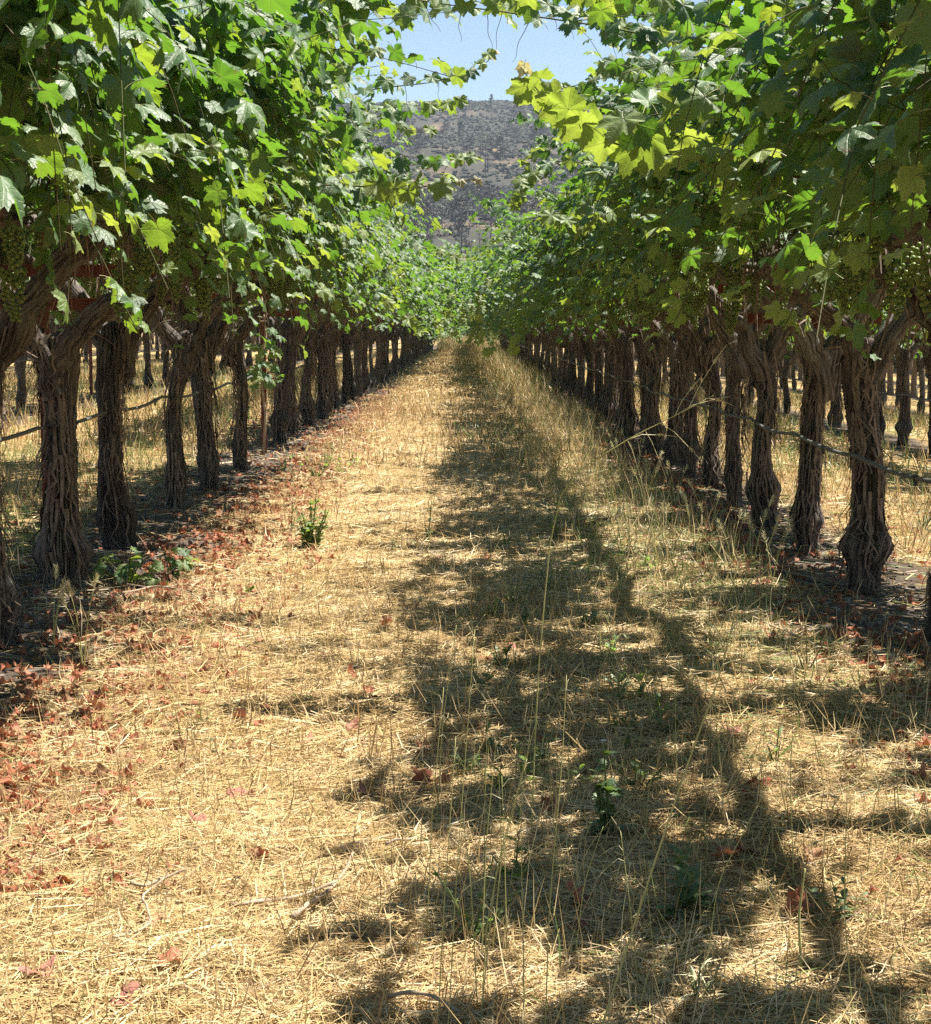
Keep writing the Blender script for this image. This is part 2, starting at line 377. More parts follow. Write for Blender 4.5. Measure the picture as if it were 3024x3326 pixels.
# ----------------------------------------------------------------------------- terrain
def gz(x, y):
    x = np.asarray(x, dtype=np.float64); y = np.asarray(y, dtype=np.float64)
    base = -0.072 * np.clip(x - 1.1, 0, 12) + 0.022 * np.clip(-x - 1.2, 0, 12)
    near = np.clip(1.2 - np.hypot(x, y) / 60, 0, 1)
    return base + near * ((fbm(x * 0.9, y * 0.9) - 0.5) * 0.05 + (fbm(x * 5 + 9, y * 5, 2) - 0.5) * 0.02)
def gz1(x, y): return float(gz(np.array([x]), np.array([y]))[0])
def grid_mesh(name, xs, ys, zf, m):
    X, Y = np.meshgrid(xs, ys); Z = zf(X, Y)
    V = np.stack([X, Y, Z], -1).reshape(-1, 3); nx = len(xs); ny = len(ys)
    i = (np.arange(ny - 1)[:, None] * nx + np.arange(nx - 1)[None, :]).ravel()
    F = np.stack([i, i + 1, i + 1 + nx, i + nx], -1)
    return build_mesh(name, V, [F], m, smooth=True)
xs = np.concatenate([[-3000, -1000, -300, -100, -50], np.linspace(-30, -3, 40), np.arange(-2.6, 2.61, 0.06), np.linspace(3, 30, 40), [50, 100, 300, 1000, 3000]])
ys = np.concatenate([[-1500, -300, -60, -20, -5, 0], np.arange(1.5, 12, 0.07), np.arange(12, 32, 0.25), np.arange(32, 120, 1.2), [140, 200, 320, 800, 1500, 4000]])
tag(obj('ground', grid_mesh('ground', xs, ys, gz, M_ground)), kind='structure')

def hz(x, y):
    t = np.clip((y - 135) / 475.0, 0, 1)
    prof = 74.0 * (0.35 * t + 0.65 * t ** 1.25)
    over = np.clip((y - 610) / 400, 0, 3)
    roll = (fbm(x * 0.012 + 40, y * 0.012, 4) - 0.5) * 16 * np.clip((y - 200) / 150, 0, 1) * np.clip((640 - y) / 160, 0.12, 1)
    return prof + roll - 22 * over ** 2 + 0.012 * x * t - 0.6
hxs = np.concatenate([np.linspace(-900, -140, 30), np.linspace(-130, 130, 90), np.linspace(140, 900, 30)])
hys = np.concatenate([np.linspace(120, 630, 130), np.linspace(650, 1500, 20)])
tag(obj('hillside', grid_mesh('hillside', hxs, hys, hz, M_hill)), kind='structure')

# ----------------------------------------------------------------------------- leaves
LOBE = [(0, 1.0), (14, .86), (27, .62), (40, .80), (54, .93), (66, .78), (79, .57), (92, .66), (106, .76), (122, .66), (140, .58), (158, .46), (171, .24), (180, .10)]
def leaf_r(deg, teeth, sinus=1.0):
    a = np.abs(((deg + 180) % 360) - 180)
    xs_ = [p[0] for p in LOBE]; rs = [p[1] for p in LOBE]
    r = np.interp(a, xs_, rs)
    sm = 0.5 * (np.interp(np.clip(a - 4, 0, 180), xs_, rs) + np.interp(np.clip(a + 4, 0, 180), xs_, rs))
    r = 0.5 * r + 0.5 * sm
    r = 0.78 + (r - 0.78) * sinus if sinus != 1.0 else r
    r = np.where(a > 168, np.interp(a, xs_, rs), r)
    return r
def leaf_template(nout, seed, ring=True, curl=1.0, shrivel=0.0, sinus=1.0, petiole=False):
    rg = np.random.default_rng(seed)
    deg = np.linspace(-176, 176, nout)
    r = leaf_r(deg, True, sinus)
    tooth = np.where(np.arange(nout) % 2 == 0, 0.055, -0.06) * np.interp(np.abs(deg), [0, 150, 176], [1, 1, 0])
    if nout >= 24: r = r * (1 + tooth + rg.normal(0, 0.025, nout))
    a = np.radians(deg)
    rim = np.stack([r * np.sin(a), r * np.cos(a)], -1)
    ph = rg.random(4) * 6.28; wav = 0.5 + rg.random()
    def zf(p):
        x, y = p[:, 0], p[:, 1]; rr = np.hypot(x, y); an = np.arctan2(x, y)
        z = -0.16 * curl * rr ** 2 - 0.12 * curl * np.abs(x) * (rg.random() * 0 + 1)
        z += 0.11 * wav * rr * np.sin(3 * an + ph[0]) + 0.08 * wav * rr ** 2 * np.sin(7 * an + ph[1])
        z += 0.05 * (np.cos(an * 360 / 52.0) * -1) * rr      # veins sink, blade puffs up between
        z += -0.10 * y * rr * (ph[2] / 6.28)
        return z
    P = [np.array([[0.0, 0.0]])]
    if ring: P.append(rim * 0.55)
    P.append(rim)
    P2 = np.concatenate(P); z = zf(P2)
    V = np.column_stack([P2, z])
    if shrivel:
        x, y, zz = V.T
        ang = shrivel * 2.2 * x
        V = np.column_stack([np.sin(ang) / (shrivel * 2.2) * 0.9, y * (1 - 0.15 * shrivel), zz * 1.5 + (1 - np.cos(ang)) / (shrivel * 2.2) + shrivel * 0.3 * np.sin(3 * y + ph[1]) ** 2 + rg.normal(0, 0.07 * shrivel, len(V))])
    F = []
    n = nout
    if ring:
        for i in range(n - 1):
            F.append((0, 1 + i + 1, 1 + i)); F.append((1 + i, 1 + i + 1, 1 + n + i + 1)); F.append((1 + i, 1 + n + i + 1, 1 + n + i))
    else:
        for i in range(n - 1): F.append((0, 1 + i + 1, 1 + i))
    lc = np.column_stack([P2, np.full(len(P2), seed * 3.7)])
    return V.astype(np.float32), np.array(F, dtype=np.int32), lc.astype(np.float32)

def leaf_mesh(name, nout, seed, m, petiole=True, **kw):
    V, F, lc = leaf_template(nout, seed, **kw)
    idx = [0] * len(F)
    if petiole:
        P = bezier((0, 0, 0), (0.0, -0.45, -0.02), (0.05, -0.75, -0.35), 5)
        TV, T3, T4 = tube(P, [0.022, 0.017, 0.015, 0.016, 0.02], 4, cap=False)
        n0 = len(V); V = np.vstack([V, TV]); lc = np.vstack([lc, np.zeros((len(TV), 3))])
        me = build_mesh(name, V, [F, np.array(T4) + n0], [m, M_petiole], {'lc': lc, 'tint': np.zeros(len(V))}, idx + [1] * len(T4), smooth=True)
    else:
        me = build_mesh(name, V, [F], [m], {'lc': lc, 'tint': np.zeros(len(V))}, smooth=True)
    return me
LEAF_HI = [leaf_mesh('vine_leaf', 64, 100 + i, M_leaf, curl=c, sinus=s) for i, (c, s) in enumerate([(0.8, 1), (1.5, 1), (0.3, 1.15), (2.2, 0.9), (1.1, 1.25), (-0.6, 1.0), (1.8, 1.1), (0.6, 0.85)])]
LEAF_YOUNG = [leaf_mesh('young_vine_leaf', 56, 140 + i, M_young, curl=c) for i, c in enumerate([0.9, 1.6, 0.2, -0.5])]
LEAF_TIP = [leaf_mesh('downy_tip_leaf', 30, 150 + i, M_tip, curl=c, shrivel=0.5) for i, c in enumerate([1.0, 1.8])]
LEAF_RED = [leaf_mesh('dry_leaf', 40, 160 + i, M_red, petiole=False, curl=c, shrivel=s) for i, (c, s) in enumerate([(0.6, 0.45), (1.0, 0.75), (-0.8, 0.6), (0.5, 0.95), (-0.3, 0.3)])]
T_MID = [leaf_template(34, 200 + i, ring=True, curl=c) for i, c in enumerate([0.8, 1.5, 0.2, 2.1, -0.5, 1.1])]
T_LOW = [leaf_template(22, 230 + i, ring=False, curl=c) for i, c in enumerate([0.8, 1.5, 0.2, 2.0])]

def unit(v): return v / (np.linalg.norm(v, axis=-1, keepdims=True) + 1e-9)

# ------------------------------------------------------------------ vine growth: shoots and the leaves along them
def grow(rg, n_shoots, y_half=0.76, reach=None, top=None, strag=.07, big=1.0):
    """shoots of one vine in its own frame (x across the row, y along it). Returns shoot paths and leaf frames."""
    reach = rg.uniform(.80, 1.10) if reach is None else reach; top = rg.uniform(.78, 1.04) if top is None else top
    shoots = []; pos = []; nrm = []; tip = []; size = []; young = []
    for i in range(n_shoots):
        sd = 1 if i % 2 else -1
        y0 = rg.uniform(-y_half, y_half)
        P0 = np.array([sd * 0.42 + rg.normal(0, .05), y0, 1.39 + rg.normal(0, .04)])
        u = rg.random()
        if u < 0.36:        # leans out over the aisle and hangs
            ex = sd * rg.uniform(0.72, 1.2) * reach; ez = rg.uniform(1.02, 1.8) - (strag > .15) * rg.uniform(0, .35)
            P2 = np.array([ex, y0 + rg.normal(0, .28), ez]); P1 = np.array([sd * rg.uniform(.5, 1.0), y0 + rg.normal(0, .12), rg.uniform(1.9, 2.75)])
        elif u < 0.66:      # stands up
            ez = rg.uniform(1.9, 2.85) * top; P2 = np.array([sd * rg.uniform(-.25, 1.14 - .34 * (ez - 1.9)) * reach, y0 + rg.normal(0, .3), ez])
            P1 = np.array([sd * rg.uniform(.15, .8), y0 + rg.normal(0, .1), rg.uniform(1.75, 2.35)])
        elif u < 0.66 + strag:      # long straggler that arches over the aisle
            P2 = np.array([sd * rg.uniform(1.1, 1.42 + strag * 1.3) * reach, y0 + rg.normal(0, .3), rg.uniform(1.35, 2.6)]); P1 = np.array([sd * rg.uniform(.45, .9), y0, rg.uniform(1.9, 2.7)])
        elif u < 0.78 + strag:   # bushy growth over the head of the vine
            P2 = np.array([sd * rg.uniform(-.30, .50), y0 + rg.normal(0, .25), rg.uniform(1.6, 2.3)]); P1 = np.array([sd * rg.uniform(.0, .5), y0, rg.uniform(1.5, 1.9)])
        else:               # short filler low on the cordon
            P2 = np.array([sd * rg.uniform(.2, 1.0), y0 + rg.normal(0, .2), rg.uniform(1.0, 1.75)]); P1 = np.array([sd * rg.uniform(.4, .85), y0, rg.uniform(1.4, 1.8)])
        n = 14; P = bezier(P0, P1, P2, n)
        P += np.cumsum(rg.normal(0, 0.008, P.shape), axis=0)
        shoots.append(P)
        ln = np.linalg.norm(np.diff(P, axis=0), axis=1).sum()
        k = max(6, int(ln / 0.052))
        for j in range(k):
            t = (j + 0.6) / k
            if t < 0.12: continue
            f = t * (n - 1); a = min(int(f), n - 2); p = P[a] + (P[a + 1] - P[a]) * (f - a)
            T = unit(P[a + 1] - P[a])
            side = unit(np.cross(T, [0, 0, 1.0]) + rg.normal(0, .25, 3)) * (1 if j % 2 else -1)
            out = np.array([sd, 0, 0.0])
            pet = unit(side * 0.8 + out * 0.55 + np.array([0, 0, .25]) + rg.normal(0, .25, 3))
            s = (.042 + .052 * rg.random() ** 1.2) * big * (1.0 if t < .72 else 1.0 - (t - .72) * 1.7)
            nn = unit(np.array([.22, .05, .80]) + out * rg.uniform(0.1, .85) + rg.normal(0, .45, 3))
            tp = pet * 0.6 + out * 0.45 + np.array([0, 0, -0.75]) + rg.normal(0, .25, 3)
            tp = unit(tp - nn * tp.dot(nn))
            pos.append(p + pet * s * 0.9); nrm.append(nn); tip.append(tp); size.append(s); young.append(t)
    return shoots, np.array(pos), np.array(nrm), np.array(tip), np.array(size), np.array(young)

def bake_leaves(mb, pos, nrm, tip, size, templates, rg, tint=None):
    X = np.cross(tip, nrm)
    M3 = np.stack([X, tip, nrm], -1)            # columns = local axes
    ch = rg.integers(0, len(templates), len(pos))
    if tint is None: tint = rg.random(len(pos))
    for c, (V, F, lc) in enumerate(templates):
        ids = np.where(ch == c)[0]
        if not len(ids): continue
        W = np.einsum('nij,vj->nvi', M3[ids], V) * size[ids][:, None, None] + pos[ids][:, None, :]
        Fi = (F[None] + (np.arange(len(ids)) * len(V))[:, None, None]).reshape(-1, 3)
        mb.add(W.reshape(-1, 3), Fi, lc=np.tile(lc, (len(ids), 1)), tint=np.repeat(tint[ids], len(V)))
def place_leaf(me, pos, nrm, tip, s, parent, name='leaf'):
    X = np.cross(tip, nrm)
    M = Matrix(((X[0], tip[0], nrm[0]), (X[1], tip[1], nrm[1]), (X[2], tip[2], nrm[2])))
    o = bpy.data.objects.new(name, me); COL.objects.link(o); o.parent = parent
    o.location = pos; o.rotation_euler = M.to_euler(); o.scale = (s, s, s)
    return o
def shoots_mesh(shoots, name='shoots', r0=0.0025, r1=0.0013):
    mb = MB()
    for P in shoots:
        V, F3, F4 = tube(P, np.linspace(r0, r1, len(P)), 4, cap=False); mb.add(V, F3, F4)
    return mb.mesh(name, M_shoot, smooth=True)

# ------------------------------------------------------------------ trunks
def bark_tube(P, r, nth, seed, amp=0.2, twist=2.0, fade_ends=False, freq=3.4):
    """tube whose skin is broken into long twisted fibres; 'ridge' tells how far a fibre stands out"""
    P = np.asarray(P, dtype=np.float64); K = len(P)
    T, A, B = frames(P)
    d = np.concatenate([[0], np.cumsum(np.linalg.norm(np.diff(P, axis=0), axis=1))])
    V = np.zeros((K, nth, 3)); RD = np.zeros((K, nth))
    off = Vector((seed * 7.13, seed * 3.31, seed * 1.7))
    for k in range(K):
        for s in range(nth):
            th = 2 * math.pi * s / nth
            tw = th + twist * d[k] + 0.5 * mnoise.noise(Vector((d[k] * 2.2, seed, 0)))
            c, sn = math.cos(tw), math.sin(tw)
            n1 = mnoise.noise(Vector((c * freq, sn * freq, d[k] * 3.0)) + off)
            n2 = mnoise.noise(Vector((c * freq * 2.3, sn * freq * 2.3, d[k] * 5.5)) + off * 2)
            n3 = mnoise.noise(Vector((c * 1.1, sn * 1.1, d[k] * 3.2)) + off)
            ridge = (1 - min(1, abs(n1) * 2.6)); ridge2 = (1 - min(1, abs(n2) * 2.4))
            q = 0.5 * ridge + 0.5 * ridge2
            rr = r[k] * (1 + amp * (q - 0.55) + 0.17 * n3)
            V[k, s] = P[k] + rr * (math.cos(th) * A[k] + math.sin(th) * B[k]); RD[k, s] = q
    V = V.reshape(-1, 3); RD = RD.ravel()
    i = np.arange(K - 1)[:, None] * nth + np.arange(nth)[None, :]
    j = np.arange(K - 1)[:, None] * nth + (np.arange(nth)[None, :] + 1) % nth
    F4 = np.stack([i, j, j + nth, i + nth], -1).reshape(-1, 4)
    V = np.vstack([V, P[-1] + T[-1] * r[-1] * 0.4]); RD = np.append(RD, 0.3); ct = len(V) - 1
    F3 = [(ct, (K - 1) * nth + s, (K - 1) * nth + (s + 1) % nth) for s in range(nth)]
    ridge_attr = np.clip((RD - 0.16) / 0.34, 0, 1)
    return V, F3, F4, ridge_attr

def vine_wood(seed, nth=150, nk=70):
    rg = np.random.default_rng(seed)
    head = 1.03 + rg.uniform(-.06, .05)
    lean = rg.normal(0, .03, 2)
    z = np.linspace(-0.06, head, nk)
    t = (z + .06) / (head + .06)
    px = lean[0] * t + 0.035 * np.sin(t * rg.uniform(3, 7) + rg.uniform(0, 6)) * t + .012 * np.sin(t * rg.uniform(9, 15) + rg.uniform(0, 6)) * t
    py = lean[1] * t + 0.03 * np.sin(t * rg.uniform(3, 6) + rg.uniform(0, 6)) * t
    P = np.column_stack([px, py, z]); fl = rg.uniform(.72, 1.15)
    sc = rg.uniform(.84, 1.15)
    bulge = rg.uniform(.012, .035); bz = rg.uniform(.13, .24)
    r = np.interp(z, [-.06, .03, .12, .24, .42, .65, .82, head - .09, head], [.080 * fl, .066 * fl, .067 * fl, .062 * (.5 + .5 * fl), .053, .051, .058, .070, .046]) * sc
    r = r + bulge * np.exp(-((z - bz) / .06) ** 2)
    trunk = MB(); V, F3, F4, rd = bark_tube(P, r, nth, seed, 0.36, rg.uniform(-3, 3), freq=6.5); trunk.add(V, F3, F4, ridge=rd)
    tm = trunk.mesh('trunk', M_bark, smooth=True)
    H = np.array([px[-1], py[-1], head])
    arms = []
    for sd in (-1, 1):
        rise = rg.uniform(.16, .24)
        yb = rg.normal(0, .06)
        E = np.array([sd * .42, H[1] + yb, 1.36])
        mb = MB()
        A0 = H + np.array([-sd * .01, 0, -0.24])
        Pm = H + np.array([sd * .05, rg.normal(0, .06), rg.uniform(.04, .16)])
        PA = bezier(A0, Pm, E, 16)
        wob = rg.normal(0, .016, (14, 3)); wob[1:-1] = (wob[:-2] + wob[1:-1] + wob[2:]) / 2; PA[1:-1] += wob
        V, F3, F4, rd = bark_tube(PA, np.interp(np.linspace(0, 1, 16), [0, .35, 1], [.056, .048, .034]) * sc, 48, seed + 3 + sd, 0.42, 2.5, freq=4.2); mb.add(V, F3, F4, ridge=rd)
        for yd in (-1, 1):
            ys_ = np.linspace(0, yd * rg.uniform(.66, .78), 14)
            PC = np.column_stack([E[0] + .02 * np.sin(ys_ * 7 + sd), E[1] + ys_, E[2] + .025 * np.sin(ys_ * 5 + seed) + .02])
            PC[0] = E + np.array([0, -yd * .01, 0])
            V, F3, F4, rd = bark_tube(PC, np.linspace(.038, .022, 14) * sc, 28, seed + 5 + yd, 0.34, 2.0, freq=3.2); mb.add(V, F3, F4, ridge=rd)
            for q in range(5):           # spurs
                k = rg.integers(2, 13); S0 = PC[k]
                S1 = S0 + np.array([rg.normal(0, .02), rg.normal(0, .02), rg.uniform(.06, .12)])
                V, F3, F4, rd = bark_tube(bezier(S0, (S0 + S1) / 2 + rg.normal(0, .01, 3), S1, 5), np.linspace(.017, .011, 5), 8, seed + q, .2, 1); mb.add(V, F3, F4, ridge=rd)
        arms.append(mb.mesh('arm', M_bark, smooth=True))
    # loose hanging bark strips
    sb = MB()
    for sd in (-1, 1):
        E = np.array([sd * .42, H[1], 1.36])
        for q in range(46):
            f0 = rg.random(); c0 = H + (E - H) * f0 + np.array([0, 0, -.02 - .02 * math.sin(f0 * 3.1)]) if q % 2 else np.array([sd * .42, rg.uniform(-.7, .7), 1.37])
            L_ = rg.uniform(.05, .2); dr = unit((E - H) * rg.uniform(-1, 1) + np.array([0, rg.normal(0, .12), -.25])) if q % 2 else unit(np.array([0, rg.normal(0, 1), -.4]))
            a = rg.uniform(0, 6.28); rd_ = np.array([.3 * math.cos(a), math.sin(a), math.cos(a)]) * (.045 if q % 2 else .034)
            n = 6; u = np.linspace(0, 1, n)[:, None]
            pts = c0 + rd_ + dr * u * L_ + np.array([0, 0, -1.0]) * u ** 2 * L_ * rg.uniform(.1, .8)
            w = np.cross(dr, rd_); w = unit(w) * rg.uniform(.002, .007); wv = np.linspace(1, .3, n)[:, None]
            sb.add(np.concatenate([pts - w * wv, pts + w * wv]), None, [(i, i + 1, n + i + 1, n + i) for i in range(n - 1)])
    for q in range(120):
        zt = rg.uniform(.15, head); L_ = rg.uniform(.08, .42); th = rg.uniform(0, 6.28)
        k = int(np.clip((zt + .06) / (head + .06) * (nk - 1), 0, nk - 1)); rr = r[k] * 1.02
        n = 7; pts = []
        for i in range(n):
            f = i / (n - 1); zz = max(0.01, zt - L_ * f); kk = int(np.clip((zz + .06) / (head + .06) * (nk - 1), 0, nk - 1))
            ra = r[kk] * 1.03 + .003 + rg.uniform(.0, .07) * f ** 2 + (.03 * f if q % 3 == 0 else 0)
            a = th + .5 * f * rg.normal(0, .5)
            pts.append([P[kk, 0] + ra * math.cos(a), P[kk, 1] + ra * math.sin(a), zz])
        pts = np.array(pts); w = rg.uniform(.002, .009)
        tng = np.array([-math.sin(th), math.cos(th), 0]) * w
        wv = np.linspace(1, .25, n)[:, None]
        Vv = np.concatenate([pts - tng * wv, pts + tng * wv]); F4 = [(i, i + 1, n + i + 1, n + i) for i in range(n - 1)]
        sb.add(Vv, None, F4)
    return tm, arms, sb.mesh('loose_bark', M_strip, smooth=True)
WOOD = [vine_wood(31 + 7 * i) for i in range(8)]
WOOD_FAR = [vine_wood(131 + 7 * i, 28, 22) for i in range(3)]

# ------------------------------------------------------------------ grape bunches
_ico = None
def ico(sub=1):
    p = (1 + 5 ** .5) / 2
    V = [(-1, p, 0), (1, p, 0), (-1, -p, 0), (1, -p, 0), (0, -1, p), (0, 1, p), (0, -1, -p), (0, 1, -p), (p, 0, -1), (p, 0, 1), (-p, 0, -1), (-p, 0, 1)]
    F = [(0, 11, 5), (0, 5, 1), (0, 1, 7), (0, 7, 10), (0, 10, 11), (1, 5, 9), (5, 11, 4), (11, 10, 2), (10, 7, 6), (7, 1, 8), (3, 9, 4), (3, 4, 2), (3, 2, 6), (3, 6, 8), (3, 8, 9), (4, 9, 5), (2, 4, 11), (6, 2, 10), (8, 6, 7), (9, 8, 1)]
    V = [np.array(v) / np.linalg.norm(v) for v in V]
    for _ in range(sub):
        F2 = []; mid = {}
        def m(a, b):
            k = (min(a, b), max(a, b))
            if k not in mid: V.append((V[a] + V[b]) / np.linalg.norm(V[a] + V[b])); mid[k] = len(V) - 1
            return mid[k]
        for a, b, c in F: ab, bc, ca = m(a, b), m(b, c), m(c, a); F2 += [(a, ab, ca), (b, bc, ab), (c, ca, bc), (ab, bc, ca)]
        F = F2
    return np.array(V), np.array(F)
ICO1 = ico(1); ICO0 = ico(0)
def bunch_mesh(seed):
    rg = np.random.default_rng(seed); mb = MB(); Ln = rg.uniform(.13, .2); W = rg.uniform(.035, .05)
    pts = []
    for i in range(900):
        f = rg.random(); rad = W * (1 - f ** 1.6 * .8) * rg.uniform(.55, 1); a = rg.uniform(0, 6.28)
        p = np.array([rad * math.cos(a), rad * math.sin(a), -.02 - f * Ln])
        if all(np.linalg.norm(p - q) > .0135 for q in pts): pts.append(p)
        if len(pts) > 95: break
    for p in pts: mb.add(ICO1[0] * rg.uniform(.0062, .008) + p, ICO1[1])
    V, F3, F4 = tube(np.array([[0, 0, .03], [0, 0, -.03], [0, 0, -Ln * .8]]), .003, 4); mb.add(V, F3, F4)
    return mb.mesh('grape_bunch', M_grape, smooth=True)
BUNCH = [bunch_mesh(i) for i in range(4)]

# ------------------------------------------------------------------ shared foliage for vines past the near ones
def foliage_variant(seed, n, templates, with_shoots=True, y_half=.76, strag=.08, big=1.0):
    rg = np.random.default_rng(seed)
    sh, p, nn, tp, sz, yg = grow(rg, n, y_half, strag=strag, big=big)
    mb = MB(); tint = np.clip(rg.random(len(p)) * .82 + np.where(yg > .85, .18, 0), 0, .999)
    bake_leaves(mb, p, nn, tp, sz, templates, rg, tint)
    return mb.mesh('foliage', M_leaf, smooth=True), (shoots_mesh(sh) if with_shoots else None)
FOL_MID = [foliage_variant(500 + i, 94, T_MID) for i in range(5)]
FOL_FAR = [foliage_variant(540 + i, 84, T_LOW, False, strag=.10) for i in range(4)]
FOL_END = [foliage_variant(560 + i, 92, T_LOW, False, strag=.27, big=1.15) for i in range(5)]

# ------------------------------------------------------------------ rows
LX, RX = -1.685, 1.675
left_y = [1.6, 3.15, 4.7, 6.15, 7.72, 9.0, 10.74, 12.15, 13.75, 16.9, 18.4, 19.9, 21.4, 22.9]
left_y += list(np.arange(24.4, 92, 1.5))
right_y = [1.5, 2.8, 4.05, 5.25, 6.5, 7.78, 9.08, 10.35, 11.5, 12.65, 13.9, 15.2, 16.4]
right_y += list(np.arange(17.65, 90, 1.25))

ORD = ['', 'first', 'second', 'third', 'fourth', 'fifth', 'sixth', 'seventh', 'eighth', 'ninth', 'tenth', 'eleventh', 'twelfth', 'thirteenth', 'fourteenth', 'fifteenth']
LEFT_LABEL = {0: 'leafy grapevine arching in above the top left corner, its trunk outside the photo',
              1: 'grapevine with big bright leaves at the upper left edge, trunk outside the photo',
              2: 'grapevine whose hanging canopy fills the upper left, trunk just outside the photo',
              3: 'grapevine with only a sliver of dark trunk at the left edge',
              4: 'thick twisted grapevine trunk with a Y-shaped head beside the leafy green seedling',
              5: 'grapevine with a swollen black base just behind the leafy green seedling',
              6: 'grapevine with a frayed bulging grey base, third full trunk of the left row',
              7: 'grapevine with curled bark fibres, fourth full trunk of the left row',
              8: 'grapevine with a dark smooth trunk just before the red trellis post on the left',
              9: 'grapevine with a flared base just beyond the red trellis post on the left'}
RIGHT_LABEL = {0: 'dark leafy grapevine arching in above the top right corner, its trunk outside the photo',
               1: 'grapevine with shaded leaves at the upper right edge, trunk outside the photo',
               2: 'grapevine whose backlit leaves hang along the upper right edge',
               3: 'grapevine with grape bunches at the right edge, trunk just outside the photo',
               4: 'grapevine with only its dark trunk base showing at the lower right edge',
               5: 'thick grapevine trunk with a knobbly graft at its foot, rightmost full trunk',
               6: 'forked Y-shaped grapevine trunk in front of the red post on the right',
               7: 'grapevine trunk with pale weathered arm, third full trunk of the right row',
               8: 'grapevine with an orange-brown graft union, fourth full trunk of the right row',
               9: 'slim grapevine with shredded base, fifth full trunk of the right row',
               10: 'slender grapevine, sixth full trunk of the right row'}
n_leaf_objects = 0
def make_vine(x, y, label, group, tier, k, path_side):
    """tier 0: near, leaves one by one; 1: middle distance; 2: far"""
    global n_leaf_objects
    rg = np.random.default_rng(int(abs(x) * 1000) + int(y * 100) + 7)
    z = gz1(x, y)
    v = thing('grapevine', label, 'grapevine', (x, y, z), 0, group)
    flip = math.pi if rg.random() < .5 else 0.0
    if tier == 0:
        tm, arms, sb = WOOD[k % len(WOOD)]
        wq = rg.uniform(.76, 1.02); ws = (1.12, 1.12, 1) if 7.6 < y < 7.8 else (wq, wq, 1)
        obj('trunk', tm, v, rot=(rg.normal(0, .03), rg.normal(0, .028), flip), scale=ws); obj('arm', arms[0], v, rot=(0, 0, flip)); obj('arm', arms[1], v, rot=(0, 0, flip))
        tag(obj('loose_bark', sb, v, rot=(0, 0, flip), scale=ws), kind='stuff')
        sh, p, nn, tp, sz, yg = grow(rg, 122 if x < 0 else (64 if y < 6 else (104, 58, 92, 66)[k % 4]), .80 if x < 0 else .62, reach=(1.04 if x > 0 and y < 6 else 1.06 if x < 0 and 6 < y < 16 else None), top=(1.06 if x > 0 and (y < 6 or 8.5 < y < 14) else 1.07 if x < 0 and 6 < y < 16 else None), strag=0.0 if y < 5 else .07)
        # the leaves that show largest: outermost on the side of the aisle
        score = p[:, 0] * path_side + rg.normal(0, .12, len(p)) + .15 * (sz - .07) / .02
        nl = 250 if y < 9.5 else 100
        order = np.argsort(-score); big = order[:nl]; rest = order[nl:]
        for i in big:
            if yg[i] > .93: me = LEAF_YOUNG[i % 4]
            else: me = LEAF_HI[rg.integers(len(LEAF_HI))]
            place_leaf(me, p[i], nn[i], tp[i], sz[i], v); n_leaf_objects += 1
        mb = MB(); tint = np.clip(rg.random(len(rest)) * .82 + np.where(yg[rest] > .85, .18, 0), 0, .999)
        bake_leaves(mb, p[rest], nn[rest], tp[rest], sz[rest], T_MID, rg, tint)
        tag(obj('foliage', mb.mesh('foliage', M_leaf, smooth=True), v), kind='stuff')
        tag(obj('shoots', shoots_mesh(sh), v), kind='stuff')
    elif tier == 1:
        tm, arms, sb = WOOD[rg.integers(len(WOOD))]
        wq = rg.uniform(.72, 1.08)
        obj('trunk', tm, v, rot=(rg.normal(0, .04), rg.normal(0, .035), flip), scale=(wq, wq, 1)); obj('arm', arms[0], v, rot=(0, 0, flip)); obj('arm', arms[1], v, rot=(0, 0, flip))
        tag(obj('loose_bark', sb, v, rot=(0, 0, flip)), kind='stuff')
        fm, sm = FOL_MID[rg.integers(len(FOL_MID))]; f2 = math.pi if rg.random() < .5 else 0
        tag(obj('foliage', fm, v, rot=(0, 0, f2), scale=rg.uniform(.94, 1.04)), kind='stuff'); tag(obj('shoots', sm, v, rot=(0, 0, f2)), kind='stuff')
    else:
        tm, arms, sb = WOOD_FAR[k % 3] if y > 32 else WOOD[k % len(WOOD)]
        s = (rg.uniform(.72, 1.05), rg.uniform(.72, 1.05), rg.uniform(.96, 1.05))
        obj('trunk', tm, v, rot=(rg.normal(0, .04), rg.normal(0, .04), flip), scale=s); obj('arm', arms[0], v, rot=(0, 0, flip)); obj('arm', arms[1], v, rot=(0, 0, flip))
        FS = FOL_END if y > 33 and path_side else FOL_FAR
        fm, _ = FS[rg.integers(len(FS))]
        tag(obj('foliage', fm, v, rot=(0, 0, math.pi if rg.random() < .5 else 0), scale=(rg.uniform(.95, 1.08) * (1.28 if y > 42 and path_side else 1.0), 1.0, rg.uniform(.94, 1.08))), kind='stuff')
    nb = {0: 13, 1: 11, 2: 5}[tier] if y < 32 else 0
    for q in range(nb):
        sd = -1 if q % 2 else 1
        if path_side == 0 and q % 2: continue
        yy = rg.uniform(-.7, .7)
        o = obj('grape_bunch', BUNCH[rg.integers(4)], v, (sd * .45 + rg.normal(0, .13), yy, 1.37 + rg.normal(0, .07)), (rg.normal(0, .15), rg.normal(0, .15), rg.uniform(0, 6)), rg.uniform(.75, 1.15))
    return v

